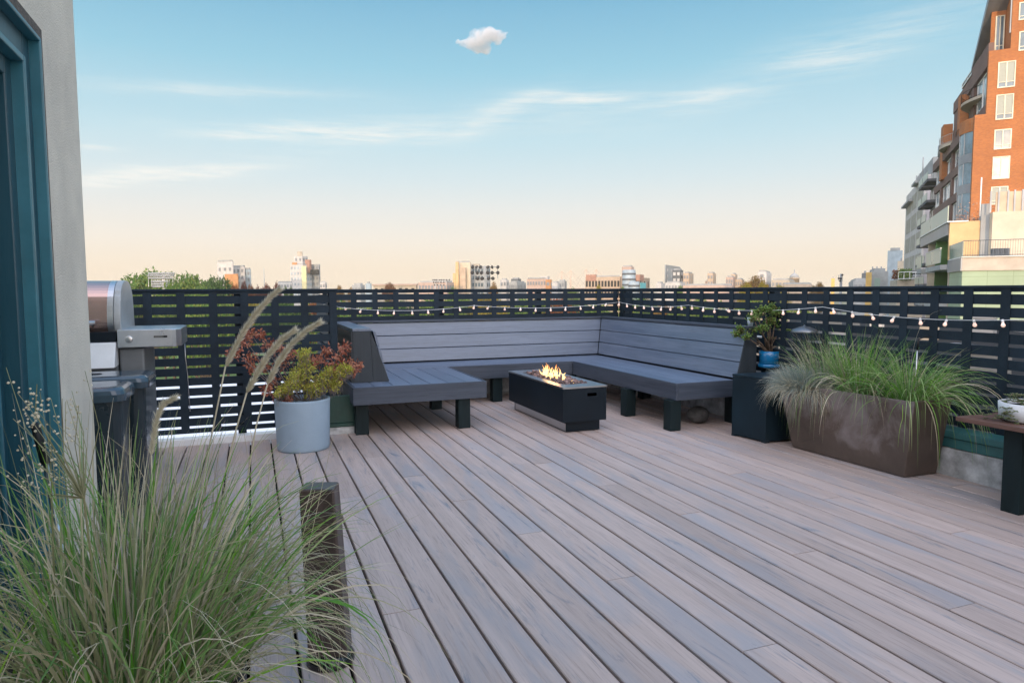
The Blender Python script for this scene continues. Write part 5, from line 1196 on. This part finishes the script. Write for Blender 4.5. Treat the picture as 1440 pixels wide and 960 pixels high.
# bridge in the haze
def bridge():
    D = 2600; t_ = thing('suspension_bridge', 'faint peach suspension bridge towers far away in the haze', 'bridge', atD(815, 404, D)); mt = bm('bridge_steel', (.55, .36, .26))
    tops = []
    for (x, y) in ((790, 381), (802.5, 380), (824, 378.5), (838.5, 378.5)):
        p = atD(x, y, D); tops.append(p); m_ = MB(); m_.tube([Vector((p.x, p.y, GZ)), p], [3.6, 2.2], 6); m_.build('bridge_tower', mt, t_)
    m_ = MB()
    for i, p in enumerate(tops):
        for dx in (-30, -18, 18, 30):
            q = atD([790, 802.5, 824, 838.5][i]+dx*.8, 404, D); m_.tube([p, Vector((q.x, q.y, 12))], .6, 4)
    m_.build('cable', mt, t_)
    a, b = atD(745, 400, D), atD(870, 400, D); m_ = MB(); m_.tube([Vector((a.x, a.y, 10)), Vector((b.x, b.y, 10))], 2.0, 6); m_.build('bridge_deck', mt, t_)
bridge()
# ------------------------------------------------------------------ floodlights
def floodlight(x, yt, D, rows, label, sp, mats, r0, pole=True):
    """rows: list of (pixel y, [pixel x ...])"""
    c = atD(x, yt, D); t_ = thing('floodlight_mast', label, 'floodlight', (c.x, c.y, GZ)); px = D/CAM_F
    MB().tube([Vector((c.x, c.y, GZ)), c], [.45, .25], 8).build('mast', mats[0], t_)
    right = Vector((math.cos(YAW), -math.sin(YAW), 0)); f2 = Vector((math.sin(YAW), math.cos(YAW), 0))
    fr = MB()
    for (y, xs) in rows:
        a, b = atD(xs[0]-1, y, D), atD(xs[-1]+1, y, D); fr.tube([a, b], .09*D/140, 4)
    xs_all = sorted({x_ for _, xs in rows for x_ in xs}); ya, yb = rows[0][0], rows[-1][0]
    for x_ in xs_all[::3]: fr.tube([atD(x_, ya, D), atD(x_, yb, D)], .06*D/140, 4)
    fr.build('frame', mats[0], t_)
    hm = None
    for (y, xs) in rows:
        for x_ in xs:
            p = atD(x_, y, D-.3)
            if hm is None:
                m_ = MB(); m_.lathe([(.02, .35), (r0*.5, .3), (r0, 0), (r0*1.05, -.05), (.01, -.02)], (0, 0, 0), 10); hm = m_.build('lamp_head', mats[1], None); hm.parent = t_; o = hm
            else: o = hm.copy(); COL.objects.link(o); o.parent = t_
            o.location = p-Vector((c.x, c.y, GZ)); o.rotation_euler = (R(rnd.uniform(60, 110)), 0, RZG+rnd.uniform(-.5, .5))
fx = MT['white_trim']
rows = [(384.5, [210+3.1*i for i in range(12)]), (387.5, [209+3.1*i for i in range(12)]), (391, [210+3.1*i for i in range(11)]), (396, [214+3.1*i for i in range(8)]), (399.5, [215+3.1*i for i in range(8)]), (403, [216+3.1*i for i in range(7)])]
floodlight(229.5, 386, 140, rows, 'white floodlight bank in front of the dark green tree', 2, (fx, bm('lamp_grey', (.35, .37, .40))), .23)
floodlight(682, 374, 200, [(375.5, [664.5, 670, 675.5, 686, 692, 700]), (383.5, [664, 671, 677, 686, 692, 700]), (391.5, [671.5, 678, 687, 693])], 'dark lamped floodlight bank in front of the cream tower', 4, (MT['conc_grey'], bm('lamp_dark', (.03, .03, .035))), .55)
floodlight(612, 393, 260, [(393.5, [609, 611.5, 614, 618, 621, 624, 628, 632]), (397, [610, 613, 616, 620, 624]), (400.5, [611, 615, 620, 624])], 'small floodlight bank over the long rose brick building', 3, (MT['conc_white'], bm('lamp_dark', (.03, .03, .035))), .28)
floodlight(1183, 385, 150, [(386.5, [1184.5]), (391.5, [1179.5, 1182.5]), (395, [1181.5])], 'thin leaning mast with four little lamps right of the chimney block', 1, (MT['conc_grey'], bm('lamp_dark', (.03, .03, .035))), .22)

# ------------------------------------------------------------------ trees
TREES = {}
def tree_mesh(key, seed, mat, n=6500, flat=.8, leafs=.042):
    """unit tree: crown about 1 wide, base at z=0, height 1"""
    r = random.Random(seed); f = MB(); t = MB()
    t.tube([(0, 0, 0), (.01, 0, .25), (0, .01, .45)], [.035, .025, .018], 7)
    lob = []
    for i in range(42):
        a = i*2.39996+r.uniform(-.3, .3); u = (i+.5)/42; q = math.sqrt(u)*.40; z = .60+.27*(1-(q/.44)**3)*r.uniform(.72, 1.0) if i % 3 else .42+.2*r.random()
        lob.append((Vector((math.cos(a)*q, math.sin(a)*q, z)), r.uniform(.085, .14)))
    lob.append((Vector((0, 0, .86)), .13))
    for c, R_ in lob: t.tube([(0, .0, .32), tuple(c*.6+Vector((0, 0, .12))), tuple(c)], [.014, .008, .004], 4)
    for i in range(n):
        c, R_ = r.choice(lob); v = rv(r)*R_*(.55+.5*r.random()); v.z *= flat*.85; p = c+v
        d = (v+rv(r)*.1); leaf(f, p, d, rv(r), leafs*r.uniform(.5, 1.1), leafs*.55*r.uniform(.6, 1.2))
    zm = max(v[2] for v in f.v); f.v = [(v[0], v[1], v[2]/zm) for v in f.v]
    fm = f.build('crown', mat); tm = t.build('trunk', MT['bark']); a, b = fm.data, tm.data
    bpy.data.objects.remove(fm); bpy.data.objects.remove(tm); TREES[key] = (a, b)
kinds = dict(oak=('green_leaf', 1), dark=('darkgreen_leaf', 2), yellow=('yellow_leaf', 3), orange=('orange_leaf', 4), maroon=('maroon_leaf', 5), rust=('rust_leaf', 6), oak2=('green_leaf', 7))
for k, (mt_, sd_) in kinds.items(): tree_mesh(k, sd_, MT[mt_])
def tree(kind, x, y, D, wpx, label, name='tree', cat='tree', group=None, rot=None, zb=GZ):
    p = atD(x, y, D); h = p.z-zb; w = wpx*D/CAM_F; a, b = TREES[kind]; t_ = thing(name, label, cat, (p.x, p.y, zb), 0, group)
    for nm, me in (('crown', a), ('trunk', b)):
        o = bpy.data.objects.new(nm, me); COL.objects.link(o); o.parent = t_; o.scale = (w/.95, w/.95, h*1.0); o.rotation_euler = (0, 0, rot if rot is not None else rnd.uniform(0, 6))
# note: heights here run from the street far below
tree('oak', 214, 373, 150, 100, 'big green tree behind the white floodlight bank, tallest of the left trees'); tree('oak2', 264, 380, 145, 72, 'round yellow green tree right of the white floodlight bank'); tree('dark', 303, 385, 140, 66, 'darker green tree right of the round yellow green tree')
tree('oak2', 240, 392, 120, 60, 'green tree low in front of the floodlit trees'); tree('oak', 188, 398, 118, 44, 'green tree at the far left just above the barbecue shelf end'); tree('oak', 285, 396, 118, 40, 'fresh green low tree before the darker green tree')
tree('rust', 331, 396, 140, 22, 'small russet tree below the orange wing'); tree('maroon', 343, 391, 150, 14, 'slim dark red tree before the stepped block'); tree('rust', 352, 397, 145, 18, 'small orange brown tree under the balconied block'); tree('maroon', 374, 396, 160, 26, 'dark red tree below the thin mast'); tree('maroon', 389, 393.5, 165, 16, 'taller dark red tree left of the glass tower'); tree('maroon', 362, 399, 158, 16, 'low maroon tree left of the mast')
tree('dark', 402, 400, 200, 9, 'small dark conifer before the pale shed', 'tree'); tree('dark', 409, 400.5, 200, 9, 'small dark tree at the foot of the glass tower')
tree('orange', 476, 399.5, 220, 20, 'small golden tree just right of the glass tower'); tree('orange', 494, 402.5, 240, 14, 'low golden tree next to the grey shed'); tree('rust', 548, 395.5, 280, 22, 'dome shaped brown tree behind the open sided shed'); tree('rust', 575, 399.5, 300, 16, 'low brown tree behind the right end of the shed')
tree('orange', 694, 395, 240, 16, 'golden tree beside the cream tower wing'); tree('oak', 637, 400, 230, 18, 'green tree at the left foot of the cream tower'); tree('yellow', 842, 398, 280, 10, 'pointed yellow tree before the arcaded hall'); tree('oak', 876, 399, 280, 9, 'small green tree before the round tower')
tree('orange', 1062, 386.5, 210, 46, 'broad green and gold tree before the pale block'); tree('yellow', 1050, 394, 170, 26, 'bright yellow tree low at the left of the broad tree'); tree('yellow', 1073, 393, 170, 22, 'bright yellow tree low at the right of the broad tree'); tree('yellow', 1095, 398, 190, 34, 'low spreading yellow tree under the long pale building')
tree('orange', 1151, 395, 250, 26, 'dome shaped orange tree on the skyline'); tree('oak', 957, 398, 290, 12, 'little green tree before the white shed'); tree('oak', 805, 402, 300, 24, 'low green tree under the bridge towers')
# trees that fill the gaps of the fence slats
r = random.Random(77); kk = ['oak', 'dark', 'oak2', 'yellow', 'oak', 'orange', 'oak2', 'rust']
ordn = {}
labs = {'oak': 'green street tree seen through the fence slats', 'dark': 'dark green street tree seen through the fence slats', 'oak2': 'light green street tree seen through the fence slats', 'yellow': 'yellow street tree seen through the fence slats', 'orange': 'golden street tree seen through the fence slats', 'rust': 'rusty brown street tree seen through the fence slats'}
for i in range(46):
    x = 150+i*28+r.uniform(-8, 8); k = r.choice(kk[:3] if x < 330 else kk); D = r.uniform(70, 150)
    if x > 1130: continue
    sect = 'left fence' if x < 475 else 'back fence' if x < 870 else 'right fence'; ordn[sect] = ordn.get(sect, 0)+1
    words = ['first', 'second', 'third', 'fourth', 'fifth', 'sixth', 'seventh', 'eighth', 'ninth', 'tenth', 'eleventh', 'twelfth', 'thirteenth', 'fourteenth', 'fifteenth', 'sixteenth', 'seventeenth']
    tree(k, x, r.uniform(411, 422), D, r.uniform(56, 90) if D < 100 else r.uniform(44, 66), labs[k].split(' street')[0]+' street tree, '+words[ordn[sect]-1]+' from left behind the '+sect+' slats', group='street trees behind the fence slats')
# lower roofs seen through the slats
def roof_block(name, label, az, d0, w, dp, z, mat, rz=RZG):
    c = Vector((math.sin(R(az)), math.cos(R(az)), 0))*d0; t_ = thing(name, label, 'building', (c.x, c.y, GZ), rz)
    q = MB(); q.box(-w/2, w/2, 0, dp, 0, z-GZ-.2); q.build('wall', MT['conc_tan'], t_, world=False); q = MB(); q.box(-w/2, w/2, 0, dp, z-GZ-.2, z-GZ); q.build('roof', MT[mat], t_, world=False)
roof_block('flat_roof_building', 'flat white roofed building below, seen through the left fence', -6, 26, 34, 22, -4.6, 'roof_white', R(0)); roof_block('flat_roof_building', 'flat grey roofed building below, seen through the back fence', 18, 22, 14, 18, -8.5, 'conc_grey', R(0)); roof_block('flat_roof_building', 'dark flat roofed building below, seen through the right fence', 60, 9, 15, 34, -.5, 'roof_dark'); roof_block('flat_roof_building', 'brown walled low building below the green panelled one', 75, 14, 14, 20, -1.0, 'roof_dark')
rv_ = random.Random(66)
for k in range(16):
    q = W(rv_.uniform(-4, 8), 11+1.45*k+rv_.uniform(-.3, .3), -.5); w_, h_ = rv_.uniform(.25, .7), rv_.uniform(.25, .8)
    side = ['first', 'second', 'third', 'fourth', 'fifth', 'sixth', 'seventh', 'eighth', 'ninth', 'tenth', 'eleventh', 'twelfth', 'thirteenth', 'fourteenth', 'fifteenth', 'sixteenth'][k]
    t_ = thing('roof_vent', 'small metal roof vent behind the right fence, '+side+' by nearness', 'roof vent', q, rv_.uniform(0, 1.5), 'roof vents behind the right fence'); mb = MB(); mb.box(-w_, w_, -w_*.7, w_*.7, 0, h_); mb.build('vent_box', MT[rv_.choice(['conc_white', 'dark_grey', 'conc_tan', 'grey_zinc'])], t_, world=False)
    mb = MB(); mb.box(-w_-.05, w_+.05, -w_*.7-.05, w_*.7+.05, h_+.001, h_+.07); mb.build('vent_cap', MT['grey_zinc'], t_, world=False)
# ------------------------------------------------------------------ the small cloud
def cloud():
    D = 1500; c = atD(676, 58, D); px = D/CAM_F*1.12; r = random.Random(12)
    right = Vector((math.cos(YAW), -math.sin(YAW), 0)); f2 = Vector((math.sin(YAW), math.cos(YAW), 0)); upv = Vector((0, 0, 1))
    mb = MB()
    for (dx, dy, s) in ((0, -2, 15), (-12, 2, 11), (-22, 2, 7), (-28, 3, 4.5), (12, -4, 12), (22, -5, 9), (29, -5, 5.5), (5, 8, 10), (-4, 10, 7), (-8, -8, 9), (3, -12, 8), (13, -11, 7), (33, -7, 3.5), (8, 14, 5), (22, 3, 6)):
        p = right*(dx*px)-upv*(dy*px)+f2*r.uniform(-10, 10)*px; mb.blob(p, s*px*.92, 3, sc=(1, 1, .82))
    o = mb.build('cloud', simple('tmp', (1, 1, 1))); o.location = c
    rm = o.modifiers.new('r', 'REMESH'); rm.mode = 'VOXEL'; rm.voxel_size = 1.6*px
    for (sz, st) in ((14*px, 7*px), (5*px, 3.2*px)):
        tx = bpy.data.textures.new('c', 'CLOUDS'); tx.noise_scale = sz; tx.noise_depth = 3; dm = o.modifiers.new('d', 'DISPLACE'); dm.texture = tx; dm.strength = st; dm.mid_level = .55
    mt = bpy.data.materials.new('cloud_vapour'); mt.use_nodes = True; nt = mt.node_tree; nt.nodes.clear(); N = nt.nodes.new; L = nt.links.new
    v = N('ShaderNodeVolumePrincipled'); v.inputs['Color'].default_value = (1, .99, .98, 1); v.inputs['Anisotropy'].default_value = .2
    tc = N('ShaderNodeTexCoord'); n = N('ShaderNodeTexNoise'); L(tc.outputs['Object'], n.inputs[0]); n.inputs['Scale'].default_value = 1/(11*px); n.inputs['Detail'].default_value = 5
    mr = N('ShaderNodeMapRange'); L(n.outputs[0], mr.inputs[0]); mr.inputs['From Min'].default_value = .34; mr.inputs['From Max'].default_value = .60; mr.inputs['To Max'].default_value = .085; mr.inputs['To Min'].default_value = .006
    L(mr.outputs[0], v.inputs['Density']); out = N('ShaderNodeOutputMaterial'); L(v.outputs[0], out.inputs['Volume']); o.data.materials.clear(); o.data.materials.append(mt)
    tag(o, 'single small puffy pink white cloud high in the blue sky', 'cloud')
cloud()

def haze():
    o = MB().box(-1500, 3200, -300, 3400, GZ-1.2, 62).build('haze', MT['black']); o['kind'] = 'stuff'; o['label'] = 'thin warm evening haze over the city'
    mt = bpy.data.materials.new('haze_air'); mt.use_nodes = True; nt = mt.node_tree; nt.nodes.clear()
    v = nt.nodes.new('ShaderNodeVolumePrincipled'); v.inputs['Color'].default_value = (1, .90, .74, 1); v.inputs['Density'].default_value = HAZE; v.inputs['Anisotropy'].default_value = 0.0
    out = nt.nodes.new('ShaderNodeOutputMaterial'); nt.links.new(v.outputs[0], out.inputs['Volume']); o.data.materials.clear(); o.data.materials.append(mt); o.visible_shadow = True
HAZE = .00026
haze()
